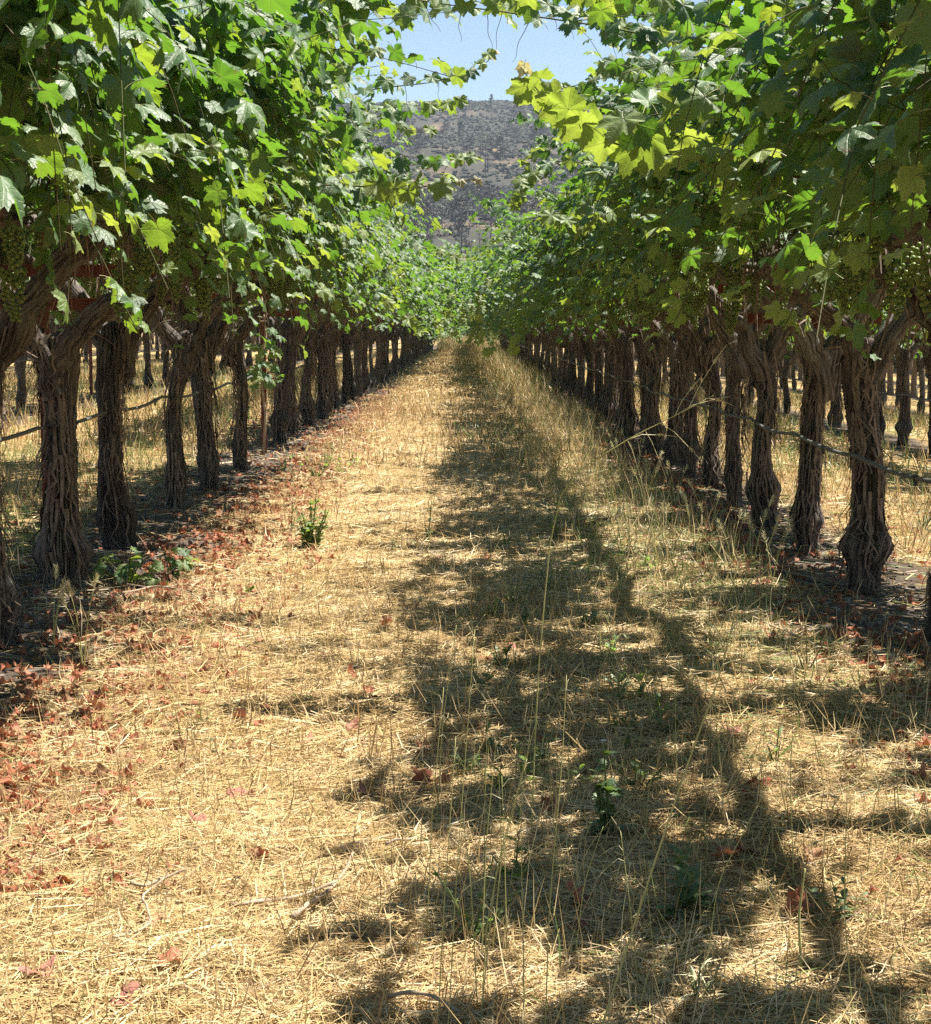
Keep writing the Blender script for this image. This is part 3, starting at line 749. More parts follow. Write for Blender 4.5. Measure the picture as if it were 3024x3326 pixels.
for k, y in enumerate(left_y):
    lab = LEFT_LABEL.get(k); grp = 'grapevines of the left row'
    if lab is None:
        n = k - 8
        if n < len(ORD): lab = 'grapevine, %s trunk beyond the red trellis post in the left row' % ORD[n]
        else: lab = 'distant grapevine in the far crowded stretch of the left row'; grp = 'far grapevines of the left row'
    tier = 0 if 3 <= y < 12.5 or y < 3.5 else (1 if y < 25 else 2)
    make_vine(LX + (random.gauss(0, .03) if k > 9 else {3: .10, 4: .02, 8: .02}.get(k, 0)), y, lab, grp, tier, k, 1)
for k, y in enumerate(right_y):
    lab = RIGHT_LABEL.get(k); grp = 'grapevines of the right row'
    if lab is None:
        n = k - 4
        if n < len(ORD): lab = 'grapevine, %s full trunk of the right row from the near end' % ORD[n]
        else: lab = 'distant grapevine in the far crowded stretch of the right row'; grp = 'far grapevines of the right row'
    tier = 0 if y < 11 else (1 if y < 22 else 2)
    v = make_vine(RX + (random.gauss(0, .03) if k > 10 else (-.01 if k == 4 else 0)), y, lab, grp, tier, k + 3, -1)
    if k == 4: v.rotation_euler.y = .075      # this one leans out of the photo
# neighbouring rows seen between the trunks
for (rx, y0, y1, dy, side) in ((-5.05, 12, 62, 1.5, 'left'), (-8.4, 26, 70, 1.55, 'left'), (5.03, 11, 50, 1.3, 'right'), (8.4, 24, 60, 1.5, 'right')):
    near_row = abs(rx) < 6
    for k, y in enumerate(np.arange(y0, y1, dy)):
        make_vine(rx + random.gauss(0, .04), y + random.gauss(0, .08),
                  ('grapevine of the next row over, seen between the trunks of the %s row' if near_row else 'grapevine two rows over, a thin dark trunk behind the %s row') % side,
                  ('grapevines of the next row to the %s' if near_row else 'grapevines two rows to the %s') % side, 2, k, 0)

# vineyard far to both sides, too distant to tell vine from vine
def far_rows():
    rg = np.random.default_rng(90); leaf = MB(); wood = MB()
    for rx, y0, y1 in ((-5.05, 63, 96), (5.03, 51, 96), (-8.4, 71, 100), (8.4, 61, 100), (-11.8, 42, 105), (11.8, 40, 105), (-15.2, 55, 110), (15.2, 52, 110), (-18.6, 68, 115), (18.6, 66, 115), (-22, 80, 118), (22, 80, 118), (-25.4, 92, 120), (25.4, 92, 120)):
        for y in np.arange(y0, y1, 1.5):
            x = rx + rg.normal(0, .05); z = gz1(x, y)
            V, F3, F4 = tube([(x, y, z - .05), (x + rg.normal(0, .03), y, z + .5), (x + rg.normal(0, .05), y, z + 1.3)], [.11, .075, .1], 6); wood.add(V, F3, F4)
            n = 130; sd = np.where(rg.random(n) < .5, -1, 1)
            P = np.stack([x + sd * rg.uniform(.1, 1.1, n), y + rg.uniform(-.8, .8, n), z + rg.uniform(1.12, 2.5, n)], -1)
            nn = unit(rg.normal(0, .6, (n, 3)) + np.array([0, 0, .7])); tp = rg.normal(0, 1, (n, 3)); tp = unit(tp - nn * (tp * nn).sum(1)[:, None])
            bake_leaves(leaf, P, nn, tp, rg.uniform(.12, .2, n), FARLEAF, rg)
    w = obj('far_vine_trunks', wood.mesh('far_vine_trunks', M_strip), None); tag(w, kind='stuff')
    f = obj('far_vine_foliage', leaf.mesh('far_vine_foliage', M_leaf, smooth=True)); tag(f, kind='stuff')
FARLEAF = [leaf_template(9, 290 + i, ring=False, curl=c) for i, c in enumerate([.8, 1.6])]
far_rows()

# ------------------------------------------------------------------ trellis posts, wires, drip hoses
def trellis_post(x, y, label, group='red trellis posts'):
    z = gz1(x, y)
    t = thing('trellis_post', label, 'trellis post', (x, y, z), 0, group)
    mb = MB()
    V, F = box((0, 0, .72), (.045, .006, 1.5)); mb.add(V, None, F)
    V, F = box((0, .02, .72), (.006, .034, 1.5)); mb.add(V, None, F)
    obj('post', mb.mesh('post', M_rust), t)
    for (zz, w) in ((1.16, .66), (1.30, .96)):
        mb = MB(); V, F = box((0, -.012, zz), (w, .006, .045)); mb.add(V, None, F)
        V, F = box((0, -.030, zz + .0255), (w, .03, .006)); mb.add(V, None, F)
        obj('cross_arm', mb.mesh('cross_arm', M_rust), t)
    return t
for i, y in enumerate([8.0, 15.4, 23.0, 30.6, 38.2]):
    trellis_post(LX + (-.115 if i == 0 else .02), y, ['red steel trellis post behind the first full trunk on the left', 'rusty red trellis post with a young vine climbing it in the left row', 'red trellis post standing farther down the left row', 'red trellis post in the distance of the left row', 'red trellis post farthest down the left row'][i])
for i, y in enumerate([9.25, 17.0, 24.6, 32.2]):
    trellis_post(RX + .045, y, ['red trellis post with double cross arms behind the forked trunk on the right', 'red trellis post standing second down the right row', 'red trellis post standing third down the right row', 'red trellis post farthest down the right row'][i])
trellis_post(5.03, 17.5, 'red trellis post in the next row to the right'); trellis_post(-5.05, 25.2, 'red trellis post in the next row to the left')

def row_line(name, x, z, y0, y1, r, m, label, cat, sag=.015, dy=.25, dx=0.0, sides=6, wob=.004, group=None):
    ys_ = np.arange(y0, y1, dy)
    zz = gz(np.full_like(ys_, x), ys_) * 1.0
    zz = np.convolve(np.pad(zz, 4, mode='edge'), np.ones(9) / 9, 'valid')
    P = np.column_stack([x + dx + wob * np.sin(ys_ * 2.3 + x) + .012 * np.sin(ys_ * .7), ys_, zz + z - sag * np.abs(np.sin(ys_ * math.pi / 1.5)) + wob * np.sin(ys_ * 3.1)])
    V, F3, F4 = tube(P, r, sides); mb = MB(); mb.add(V, F3, F4)
    o = obj(name, mb.mesh(name, m, smooth=True)); tag(o, label, cat, group)
    return o, P
for (x, z, lab, dx) in ((LX, .66, 'grey drip irrigation hose strung along the left row of trunks', -.03), (RX, .60, 'grey drip irrigation hose strung across the trunks of the right row', -.085),
                    (5.03, .6, 'grey drip irrigation hose on the next row to the right', -.09), (-5.05, .62, 'grey drip irrigation hose on the next row to the left', .09)):
    o, P = row_line('drip_hose', x, z, 1.5 if abs(x) < 2 else 10, 88 if abs(x) < 2 else 55, .0085, M_hose, lab, 'hose', dx=dx, sag=.02, group='drip hoses')
    for q in range(2, 60, 3):
        y = 1.5 + q * .62
        if y > 26 or abs(x) > 2: break
        i = int(np.argmin(np.abs(P[:, 1] - y)))
        V, F3, F4 = tube([P[i] + (0, -.012, .0), P[i] + (0, .012, .0)], .012, 7); mb = MB(); mb.add(V, F3, F4)
        V, F3, F4 = tube([P[i] + (0, 0, -.008), P[i] + (0, 0, -.028)], .006, 6); mb.add(V, F3, F4)
        obj('emitter', mb.mesh('emitter', M_emit), o)
for (x, dx, z, lab) in ((LX, -.42, 1.345, 'trellis wire under the far side cordon of the left row'), (LX, .42, 1.345, 'trellis wire under the aisle side cordon of the left row'),
                    (RX, -.42, 1.345, 'trellis wire under the aisle side cordon of the right row'), (RX, .42, 1.345, 'trellis wire under the far side cordon of the right row')):
    row_line('trellis_wire', x, z, 1.5, 60, .0016, M_wire, lab, 'wire', dx=dx, sag=.0, dy=.5, sides=4, wob=.0, group='trellis wires')

# ------------------------------------------------------------------ long shoots that reach over the aisle (parts of their vines)
vines = {}
for o in list(COL.objects):
    if o.name.startswith('grapevine') and o.type == 'EMPTY': vines.setdefault('L' if o.location.x < 0 else 'R', []).append(o)
def nearest_vine(side, y): return min([v for v in vines[side] if abs(v.location.x) < 2], key=lambda v: abs(v.location.y - y))
def feature_shoot(side, pts, n, s0, s1, seed, young=0.5, tips=True, tendrils=2, up=.5, glow=False):
    rg = np.random.default_rng(seed)
    v = nearest_vine(side, pts[0][1])
    P0 = np.array(pts, dtype=float)
    t = np.linspace(0, 1, len(P0)); tt = np.linspace(0, 1, 26)
    P = np.column_stack([np.interp(tt, t, P0[:, i]) for i in range(3)])
    for _ in range(3): P[1:-1] = .25 * P[:-2] + .5 * P[1:-1] + .25 * P[2:]
    P -= np.array(v.location)
    mb = MB(); V, F3, F4 = tube(P, np.linspace(.0042, .0016, 26), 5); mb.add(V, F3, F4)
    s = obj('shoot', mb.mesh('shoot', M_shoot, smooth=True), v)
    for j in range(n):
        f = .06 + .94 * (j + .5) / n
        a = min(int(f * 25), 24); p = P[a] + (P[a + 1] - P[a]) * (f * 25 - a); T = unit(P[a + 1] - P[a])
        sd = unit(np.cross(T, [0, 0, 1.0])) * (1 if j % 2 else -1)
        pet = unit(sd * .9 + np.array([0, 0, .25]) + T * .35 + rg.normal(0, .2, 3))
        sz = (s0 + (s1 - s0) * f) * rg.uniform(.85, 1.15)
        nn = unit(np.array([0, 0, 1.0]) * up + sd * .35 + np.array([0, -.5, 0]) + rg.normal(0, .35, 3))
        if glow: nn = unit(np.array([.25, .75, .6]) + sd * .25 + rg.normal(0, .3, 3))
        tp = pet * .6 + np.array([0, 0, -.65]) + rg.normal(0, .2, 3); tp = unit(tp - nn * tp.dot(nn))
        if f > .9 and tips: me = LEAF_TIP[j % 2]; sz *= .62
        elif rg.random() < young or f > .78: me = LEAF_YOUNG[rg.integers(4)]
        else: me = LEAF_HI[rg.integers(len(LEAF_HI))]
        place_leaf(me, p + pet * sz * .9, nn, tp, sz, s)
    for q in range(tendrils):
        a = rg.integers(6, 24); p = P[a]
        u = np.linspace(0, 1, 22); Ln = rg.uniform(.10, .2); cx = rg.normal(0, .5)
        C = np.column_stack([p[0] + u * Ln * cx * .6 + .012 * u ** 2 * np.sin(u * 9), p[1] + .01 * np.cos(u * 8) * u, p[2] - Ln * u + .03 * np.clip(u - .7, 0, 1) * np.sin(u * 12)])
        V, F3, F4 = tube(C, np.linspace(.0016, .0007, 22), 4); m2 = MB(); m2.add(V, F3, F4)
        obj('tendril', m2.mesh('tendril', M_shoot, smooth=True), s)
# overhead shoots crossing from the right row
feature_shoot('R', [(.95, 7.4, 2.15), (.55, 7.2, 2.20), (.15, 7.1, 2.24), (-.15, 7.05, 2.27), (-.42, 7.0, 2.31)], 21, .078, .058, 1, .3, tendrils=5, tips=False)
feature_shoot('R', [(.98, 6.6, 2.0), (.68, 6.6, 2.06), (.42, 6.6, 2.10), (.22, 6.55, 2.15)], 16, .08, .06, 2, .4, tendrils=3, tips=False, glow=True)
feature_shoot('R', [(.95, 8.0, 2.25), (.7, 7.9, 2.30), (.4, 7.8, 2.36), (.02, 7.8, 2.40)], 18, .08, .06, 12, .4, tendrils=2, tips=False)
feature_shoot('R', [(.95, 7.2, 2.3), (.6, 7.1, 2.32), (.3, 7.0, 2.30), (.0, 7.0, 2.31)], 17, .08, .06, 13, .3, tendrils=2, tips=False, glow=True)
feature_shoot('R', [(.9, 5.9, 1.86), (.66, 5.9, 1.93), (.48, 5.9, 1.97), (.33, 5.85, 2.02)], 12, .08, .06, 14, .3, tendrils=1, tips=False)
# the dark cluster top middle and the thin shoot below it from the left row
feature_shoot('L', [(-.85, 7.4, 2.1), (-.6, 7.2, 2.2), (-.42, 7.1, 2.25), (-.31, 7.0, 2.24)], 16, .09, .07, 3, 0.0, tips=False, tendrils=1)
feature_shoot('L', [(-.9, 7.0, 2.2), (-.65, 6.9, 2.25), (-.45, 6.9, 2.27)], 12, .085, .07, 15, 0.1, tips=False, tendrils=1)
feature_shoot('L', [(-.95, 10.2, 2.20), (-.5, 10.05, 2.33), (-.2, 10.0, 2.35), (.05, 10.0, 2.41), (.17, 10.0, 2.51)], 20, .078, .045, 4, .1)
feature_shoot('L', [(-.85, 10.2, 1.85), (-.45, 10.1, 1.93), (-.15, 10.0, 1.93), (.06, 10.0, 1.97)], 17, .075, .055, 5, .05, tips=False)
feature_shoot('L', [(-.85, 7.1, 1.5), (-.55, 7.0, 1.6), (-.22, 7.0, 1.58), (.05, 7.0, 1.62)], 15, .085, .055, 6, .65)
# the glowing yellow-green shoot on the right
feature_shoot('R', [(1.0, 5.5, 1.50), (.70, 5.5, 1.55), (.42, 5.5, 1.60), (.25, 5.5, 1.70), (.16, 5.5, 1.82)], 20, .105, .055, 7, .95, tendrils=1, glow=True)
feature_shoot('R', [(1.0, 5.4, 1.62), (.74, 5.4, 1.66), (.55, 5.4, 1.68), (.42, 5.4, 1.63)], 12, .10, .075, 16, .25, tendrils=0, tips=False)
feature_shoot('R', [(.95, 11.2, 1.95), (.6, 11.0, 2.05), (.35, 11.0, 1.95), (.28, 11.0, 1.75)], 15, .075, .055, 8, .4, tips=False)
feature_shoot('R', [(1.0, 14.5, 1.35), (.7, 14.3, 1.3), (.45, 14.2, 1.12), (.36, 14.2, .88)], 22, .08, .06, 9, .05, tips=False)
feature_shoot('R', [(.9, 9.2, 1.6), (.62, 9.1, 1.65), (.5, 9.0, 1.55), (.42, 9.0, 1.6)], 12, .08, .06, 10, .4, tips=False)
feature_shoot('L', [(-.95, 13.5, 1.3), (-.6, 13.4, 1.3), (-.42, 13.4, 1.15), (-.33, 13.4, 1.02)], 14, .075, .06, 11, .5, tips=False)

feature_shoot('L', [(-.95, 11.8, 2.2), (-.6, 11.6, 2.4), (-.4, 11.5, 2.42)], 14, .075, .06, 21, .2, tips=False, tendrils=0)
feature_shoot('L', [(-.95, 10.4, 2.05), (-.55, 10.3, 2.2), (-.25, 10.2, 2.24), (-.02, 10.2, 2.27)], 16, .075, .055, 22, .15, tips=False, tendrils=0)
feature_shoot('L', [(-.95, 12.6, 1.9), (-.5, 12.5, 2.05), (-.3, 12.4, 2.0)], 14, .075, .06, 23, .3, tips=False, tendrils=0)
feature_shoot('L', [(-.95, 13.6, 2.3), (-.6, 13.5, 2.55), (-.38, 13.4, 2.45)], 14, .075, .06, 24, .3, tips=False, tendrils=0)
feature_shoot('L', [(-.9, 9.0, 2.1), (-.65, 9.0, 2.3), (-.48, 9.0, 2.42)], 13, .075, .06, 25, .2, tips=False, tendrils=0)
feature_shoot('L', [(-.95, 16.5, 1.7), (-.5, 16.4, 1.8), (-.1, 16.3, 1.68)], 16, .075, .06, 26, .3, tips=False, tendrils=0)
feature_shoot('R', [(.95, 12.6, 2.2), (.6, 12.5, 2.3), (.42, 12.4, 2.15)], 14, .075, .06, 27, .3, tips=False, tendrils=0)
feature_shoot('R', [(.95, 17.6, 1.9), (.5, 17.5, 2.0), (.25, 17.4, 1.8)], 16, .075, .06, 28, .3, tips=False, tendrils=0)
for q, (sd, pts) in enumerate([('L', [(-.95, 8.4, 1.95), (-.75, 8.4, 2.15), (-.55, 8.4, 2.18)]), ('L', [(-.95, 8.6, 2.2), (-.75, 8.6, 2.38), (-.52, 8.5, 2.36)]), ('L', [(-1.0, 7.9, 2.1), (-.72, 7.9, 2.34), (-.54, 7.8, 2.44)]),
                             ('L', [(-.9, 10.6, 2.0), (-.65, 10.6, 2.1), (-.42, 10.5, 2.02)]), ('R', [(1.0, 8.7, 2.1), (.8, 8.6, 2.25), (.60, 8.6, 2.22)]), ('R', [(1.0, 8.2, 2.3), (.8, 8.2, 2.42), (.62, 8.2, 2.44)]), ('R', [(.95, 10.0, 2.1), (.7, 10.0, 2.25), (.55, 10.0, 2.3)])]):
    feature_shoot(sd, pts, 14, .082, .066, 90 + q, .15, tips=False, tendrils=0)
for q, (sd, y, x1, z1) in enumerate([('R', 22, .28, .75), ('R', 30, .2, .8), ('L', 33, -.15, .85), ('R', 38, .05, .75), ('L', 44, -.1, .7), ('R', 50, .25, .6), ('L', 27, -.35, .95), ('R', 60, .1, .6), ('L', 64, -.2, .55), ('R', 34, .45, .6)]):
    s0 = 1 if sd == 'R' else -1
    feature_shoot(sd, [(s0 * 1.0, y, 1.4), (s0 * .7, y, 1.45), ((x1 + s0 * .55) / 2, y, (z1 + 1.4) / 2 + .12), (x1, y, z1)], 22, .10, .08, 40 + q, .2, tips=False, tendrils=0)
    feature_shoot(sd, [(s0 * 1.0, y + 1, 1.7), (s0 * .6, y + 1, 1.85), (x1 * .6, y + 1, 1.55), (x1 - s0 * .1, y + 1, 1.2)], 20, .10, .08, 60 + q, .3, tips=False, tendrils=0)
# shrubs closing the far end of the aisle
for q, (x, y, sc_) in enumerate([(-1.1, 98, .75), (.5, 101, .85), (1.9, 99, .8), (-2.6, 100, .9), (-.2, 106, 1.0), (3.2, 102, .9)]):
    t = thing('shrub', 'leafy green shrub closing off the far end of the aisle', 'shrub', (x, y, gz1(x, y)), 0, 'shrubs at the far end of the aisle')
    V, F3, F4 = tube([(0, 0, -.05), (.03, 0, .4), (0, .03, .9)], [.05, .04, .02], 6); mb = MB(); mb.add(V, F3, F4); obj('trunk', mb.mesh('trunk', M_strip), t)
    tag(obj('foliage', FOL_END[q % 5][0], t, (0, 0, -.95 * sc_), (0, 0, q * 1.3), sc_), kind='stuff')

# young vine on the post of the left row
yv = thing('young_grapevine', 'young leafy grapevine climbing the red post in the left row', 'grapevine', (LX + .03, 15.3, gz1(LX, 15.3)))
P = np.array([[0, -.05, 0], [.02, -.05, .35], [-.02, -.05, .7], [.03, -.05, 1.0], [0, -.05, 1.3]])
V, F3, F4 = tube(P, [.012, .01, .009, .008, .006], 6); mb = MB(); mb.add(V, F3, F4); obj('stem', mb.mesh('stem', M_cane, smooth=True), yv)
for j in range(46):
    z_ = rng.uniform(.55, 1.3); a = rng.uniform(0, 6.28)
    pet = np.array([math.cos(a), math.sin(a), .1]); nn = unit(np.array([.3, -.4, .8]) + rng.normal(0, .4, 3)); tp = pet + np.array([0, 0, -.7]); tp = unit(tp - nn * tp.dot(nn))
    place_leaf(LEAF_YOUNG[j % 4] if j % 3 == 0 else LEAF_HI[j % 8], np.array([.02, -.05, z_]) + pet * rng.uniform(.04, .16), nn, tp, rng.uniform(.045, .075), yv)

# ------------------------------------------------------------------ straw and dry grass
def blades(xmin_f, xmax_f, y0, y1, dens, lmin, lmax, w, stand, rg, tint_f=None, zlift=.012, dens_f=None, hmin=.05, hmax=.16):
    """ribbons of straw; stand = share that is upright. xmin_f/xmax_f: functions of y"""
    A = 0; ys_ = np.linspace(y0, y1, 60); wd = np.maximum(0, np.array([xmax_f(y) - xmin_f(y) for y in ys_]))
    A = float(np.sum((wd[1:] + wd[:-1]) * np.diff(ys_)) / 2); n = int(A * dens)
    cdf = np.cumsum(wd); cdf = cdf / cdf[-1]
    y = np.interp(rg.random(n), cdf, ys_); lo = np.interp(y, ys_, [xmin_f(q) for q in ys_]); hi = np.interp(y, ys_, [xmax_f(q) for q in ys_])
    x = lo + (hi - lo) * rg.random(n)
    keep = rg.random(n) < (dens_f(x, y) if dens_f is not None else 1.0)
    x, y = x[keep], y[keep]; n = len(x)
    a = rg.uniform(0, 2 * math.pi, n)
    up = rg.random(n) < stand
    # tufts: standing blades gather
    Ln = rg.uniform(lmin, lmax, n) * (.6 + .8 * rg.random(n)); Ln = np.where(up, rg.uniform(hmin, hmax, n) * (.5 + rg.random(n)), Ln)
    elev = np.where(up, rg.uniform(R(45), R(88), n), rg.normal(R(3), R(9), n))
    z = gz(x, y) + np.where(up, 0, rg.random(n) ** 2 * zlift + .004)
    d = np.stack([np.cos(a) * np.cos(elev), np.sin(a) * np.cos(elev), np.sin(elev)], -1)
    wa = np.where(up, rg.uniform(0, 6.28, n), a + math.pi / 2)
    wv = np.stack([np.cos(wa), np.sin(wa), np.where(up, 0, rg.normal(0, .45, n))], -1) * (w * rg.uniform(.5, 1.15, n))[:, None]
    base = np.stack([x, y, z], -1)
    bend = np.stack([np.cos(a + 1.5), np.sin(a + 1.5), np.full(n, .3)], -1) * (Ln * rg.normal(0, .13, n))[:, None]
    bend[:, 2] = np.abs(bend[:, 2]) * np.where(up, -.4, .9)
    st = np.where(up, 0.0, -.5)[:, None]
    p0 = base + d * Ln[:, None] * st; p2 = base + d * Ln[:, None] * (st + 1); p1 = (p0 + p2) / 2 + bend
    p2[:, 2] = np.maximum(p2[:, 2], z - .002); p0[:, 2] = np.maximum(p0[:, 2], z - .012)
    tw = np.where(up, .15, .55)[:, None]
    V = np.stack([p0 - wv, p0 + wv, p1 - wv * .9, p1 + wv * .9, p2 - wv * tw, p2 + wv * tw], 1)
    i = np.arange(n)[:, None] * 6
    F = np.concatenate([i + np.array([[0, 1, 3, 2]]), i + np.array([[2, 3, 5, 4]])])
    t = np.clip(rg.normal(.52, .2, n), .02, .86)
    if tint_f is not None: t = tint_f(x, y, t, up, rg)
    return V.reshape(-1, 3), F, np.repeat(t, 6)

def view_half(y): return (y + .5) * .258 + .25
def row_keep(x, y):
    """bare soil under the rows"""
    d = np.abs((x / 3.37 - .5) - np.round(x / 3.37 - .5)) * 3.37
    e = d + (fbm(x * 1.6 + 3, y * 1.6) - .5) * .8
    patch = .55 + .6 * fbm(x * 2.1, y * 2.1 + 7)
    return np.clip((e - .32) / .3, .06, 1) * np.clip(patch, .3, 1)
def tint_path(x, y, t, up, rg):
    g = fbm(x * 1.3 + 50, y * .6 + 20); g2 = fbm(x * 4 + 11, y * 2.6 + 3)
    sh = np.clip((x - .1) * .9, 0, 1)                      # the right hand side of the aisle keeps some green
    sh = np.where(np.abs(x) > 2.0, 1.3, sh)
    green = rg.random(len(x)) < (.012 + .10 * sh + .34 * sh * np.clip((g - .45) * 5, 0, 1)) 
    t = t + (g - .5) * .3 + (g2 - .5) * .34 - np.where(up, .06, 0)
    return np.where(green, rg.uniform(.88, 1.0, len(x)), np.clip(t, .03, .86))
rb = np.random.default_rng(77)
def tint_tall(x, y, t, up, rg):
    return np.where(rg.random(len(x)) < .22, rg.uniform(.88, .97, len(x)), np.clip(t + .12, .05, .86))
def add_straw(name, specs, tf=None):
    mb = MB()
    for sp in specs:
        V, F, t = blades(*sp['a'], rb, tint_f=tf or tint_path, dens_f=sp.get('df', row_keep), zlift=sp.get('z', .014), hmin=sp.get('h0', .04), hmax=sp.get('h1', .13))
        mb.add(V, None, F, tint=t)
    return tag(obj(name, mb.mesh(name, M_straw)), kind='stuff')
xl = lambda y: -min(view_half(y), 2.2); xr = lambda y: min(view_half(y), 2.2)
add_straw('dry_grass', [
    dict(a=(xl, xr, 2.3, 4.6, 9500, .05, .16, .0012, .12)),
    dict(a=(xl, xr, 4.6, 8.0, 6200, .06, .18, .0016, .12)),
    dict(a=(xl, xr, 8.0, 14.0, 3000, .08, .20, .0024, .14), h1=.10),
    dict(a=(xl, xr, 14.0, 28.0, 1150, .10, .24, .004, .30), h1=.13),
    dict(a=(xl, xr, 28.0, 88.0, 240, .14, .34, .009, .4), h1=.14),
])
def mound(x, y):
    c = .98 + .12 * np.sin(y * .35); return np.clip(1 - np.abs(x - c) / (.42 + .01 * y), 0, 1) * np.clip(.2 + 1.6 * fbm(x * 2.3 + 5, y * 1.2), 0, 1)
add_straw('tall_dry_grass', [
    dict(a=(lambda y: .45, lambda y: 1.55, 7.5, 14.0, 420, .1, .2, .0021, .95), df=mound, h0=.10, h1=.22),
    dict(a=(lambda y: .3, lambda y: 1.6, 14.0, 30.0, 280, .1, .2, .0032, .95), df=mound, h0=.10, h1=.26),
    dict(a=(lambda y: .2, lambda y: 1.6, 30.0, 85.0, 130, .1, .2, .008, .95), df=mound, h0=.14, h1=.32),
    dict(a=(lambda y: -1.3, lambda y: 1.6, 86.0, 112.0, 120, .1, .2, .012, .95), df=lambda x, y: 1.0, h0=.25, h1=.6),
], tint_tall)
def side_keep(x, y): return row_keep(x, y) * np.clip(-.1 + 2.0 * fbm(x * 1.1 + 2, y * .8), .15, 1)
add_straw('side_aisle_grass', [
    dict(a=(lambda y: -min(4.9, (y) * .26 + .3), lambda y: -2.0, 7.5, 16.0, 900, .08, .2, .003, .5), df=side_keep, h0=.05, h1=.15),
    dict(a=(lambda y: -min(9.0, (y) * .26 + .3), lambda y: -2.0, 16.0, 45.0, 260, .1, .25, .006, .5), df=side_keep, h0=.06, h1=.28),
    dict(a=(lambda y: 2.0, lambda y: min(4.9, (y) * .26 + .3), 7.0, 16.0, 900, .08, .2, .003, .35), df=side_keep, h0=.05, h1=.2),
    dict(a=(lambda y: 2.0, lambda y: min(9.0, (y) * .26 + .3), 16.0, 42.0, 260, .1, .25, .006, .4), df=side_keep, h0=.06, h1=.24),
])

# bark chips, crumbs and pebbles in the bare strips under the vines
def chips(name, n, m, seed):
    rg = np.random.default_rng(seed); mb = MB()
    for i in range(n):
        sd = -1 if rg.random() < .5 else 1
        y = 4.2 + 22 * rg.random() ** 1.8; x = sd * 1.68 + rg.normal(0, .26); s = rg.uniform(.006, .02) * (1 + y * .03)
        V, F = box((0, 0, 0), (s * rg.uniform(.8, 3), s, s * .5)); V = V * (1 + rg.normal(0, .18, V.shape)); a = rg.uniform(0, 6.28)
        c, q = math.cos(a), math.sin(a); V = V @ np.array([[c, q, 0], [-q, c, 0], [0, 0, 1]])
        mb.add(V + np.array([x, y, gz1(x, y) + s * .2]), None, F)
    return tag(obj(name, mb.mesh(name, m)), kind='stuff')
chips('bark_chips', 5200, M_chip, 3)

# ------------------------------------------------------------------ fallen red leaves
def drop_leaf(x, y, s, rg, label, group='fallen red vine leaves', me=None, lift=.012):
    o = obj('fallen_leaf', me or LEAF_RED[rg.integers(len(LEAF_RED))], None, (x, y, gz1(x, y) + lift + s * .12), (rg.normal(0, .35) + (math.pi if rg.random() < .4 else 0), rg.normal(0, .35), rg.uniform(0, 6.28)), s)
    return tag(o, label, 'leaf', group)
def at(px, py):
    """photo point (1833 wide view) -> point on the ground"""
    ang = R(5.65) + math.atan((py - 1008) / 3671.0); y = CAM_H / math.tan(ang)
    return (px - 916.5) / 3671.0 * math.hypot(y, CAM_H) * math.cos(math.atan((py - 1008) / 3671.0)) , y
rl = np.random.default_rng(41)
special = [(840, 1535, 'large crumpled pinkish red leaf at the edge of the shadow'), (730, 1550, 'pale pink crumpled leaf beside the large red leaf at the shadow edge'), (690, 1345, 'single small red leaf upright in the sunlit straw'),
           (210, 1575, 'curled red leaf in the sunlit straw on the left'), (300, 1815, 'torn red leaf near the dry canes'), (330, 1910, 'red leaf lying flat near the bottom left'), (240, 1965, 'orange red leaf at the bottom edge of the photo'),
           (395, 1620, 'bright red leaf alone in the left straw'), (65, 1930, 'brown leaf in the bottom left corner'), (765, 1240, 'brown curled leaf standing in the mid path sun'), (1020, 1285, 'dark brown leaf beside a shadow in the mid path'),
           (1490, 1555, 'rust red leaf standing in the right shadow'), (1420, 1700, 'red leaf in the dark shade on the right'), (1475, 1690, 'upright red leaf beside another in the dark right shade'), (1590, 1700, 'brown red leaf in the right shade near the pale stalk'),
           (1125, 1780, 'dark leaf in the shade at the bottom middle'), (1575, 1790, 'red brown leaf leaning near the bottom right'), (600, 1460, 'small pink leaf in the left straw'), (690, 1440, 'flat pink leaf in the sunlit path')]
for (px, py, lab) in special:
    x, y = at(px, py); drop_leaf(x, y, rl.uniform(.036, .05), rl, lab, lift=.014)
n_f = 0
while n_f < 250:
    u = rl.random()
    if u < .46: y = 3.6 + 9.4 * rl.random() ** 1.5; x = -1.22 + rl.normal(0, .2)
    elif u < .58: y = rl.uniform(3.4, 7.0); x = -.8 + rl.normal(0, .22)
    elif u < .90: y = rl.uniform(4.8, 13); x = 1.38 + rl.normal(0, .22)
    else: y = rl.uniform(3, 9); x = rl.uniform(-.9, 1.0)
    if abs(x) > view_half(y): continue
    drop_leaf(x, y, rl.uniform(.02, .042), rl, 'crumpled dry red vine leaf lying among the straw beside the row' if abs(x) > .9 else 'crumpled dry red vine leaf lying in the straw of the aisle'); n_f += 1
mb = MB(); n = 11000
u = rl.random(n); yy = np.where(u < .5, 3.4 + 26 * rl.random(n) ** 1.6, 4 + 30 * rl.random(n) ** 1.3); xx = np.where(u < .6, -1.2 + rl.normal(0, .2, n) + .35 * (rl.random(n) ** 4), 1.42 + rl.normal(0, .2, n))
xx = np.where(rl.random(n) < .16, xx + np.sign(xx) * .9 + rl.normal(0, .3, n), xx)
T_RED = [leaf_template(20, 260 + i, ring=True, curl=c, shrivel=s) for i, (c, s) in enumerate([(.6, .6), (1, .9), (-.8, .5)])]
nn = unit(rl.normal(0, .35, (n, 3)) + np.array([0, 0, 1.0])); tp = rl.normal(0, 1, (n, 3)); tp = unit(tp - nn * (tp * nn).sum(1)[:, None])
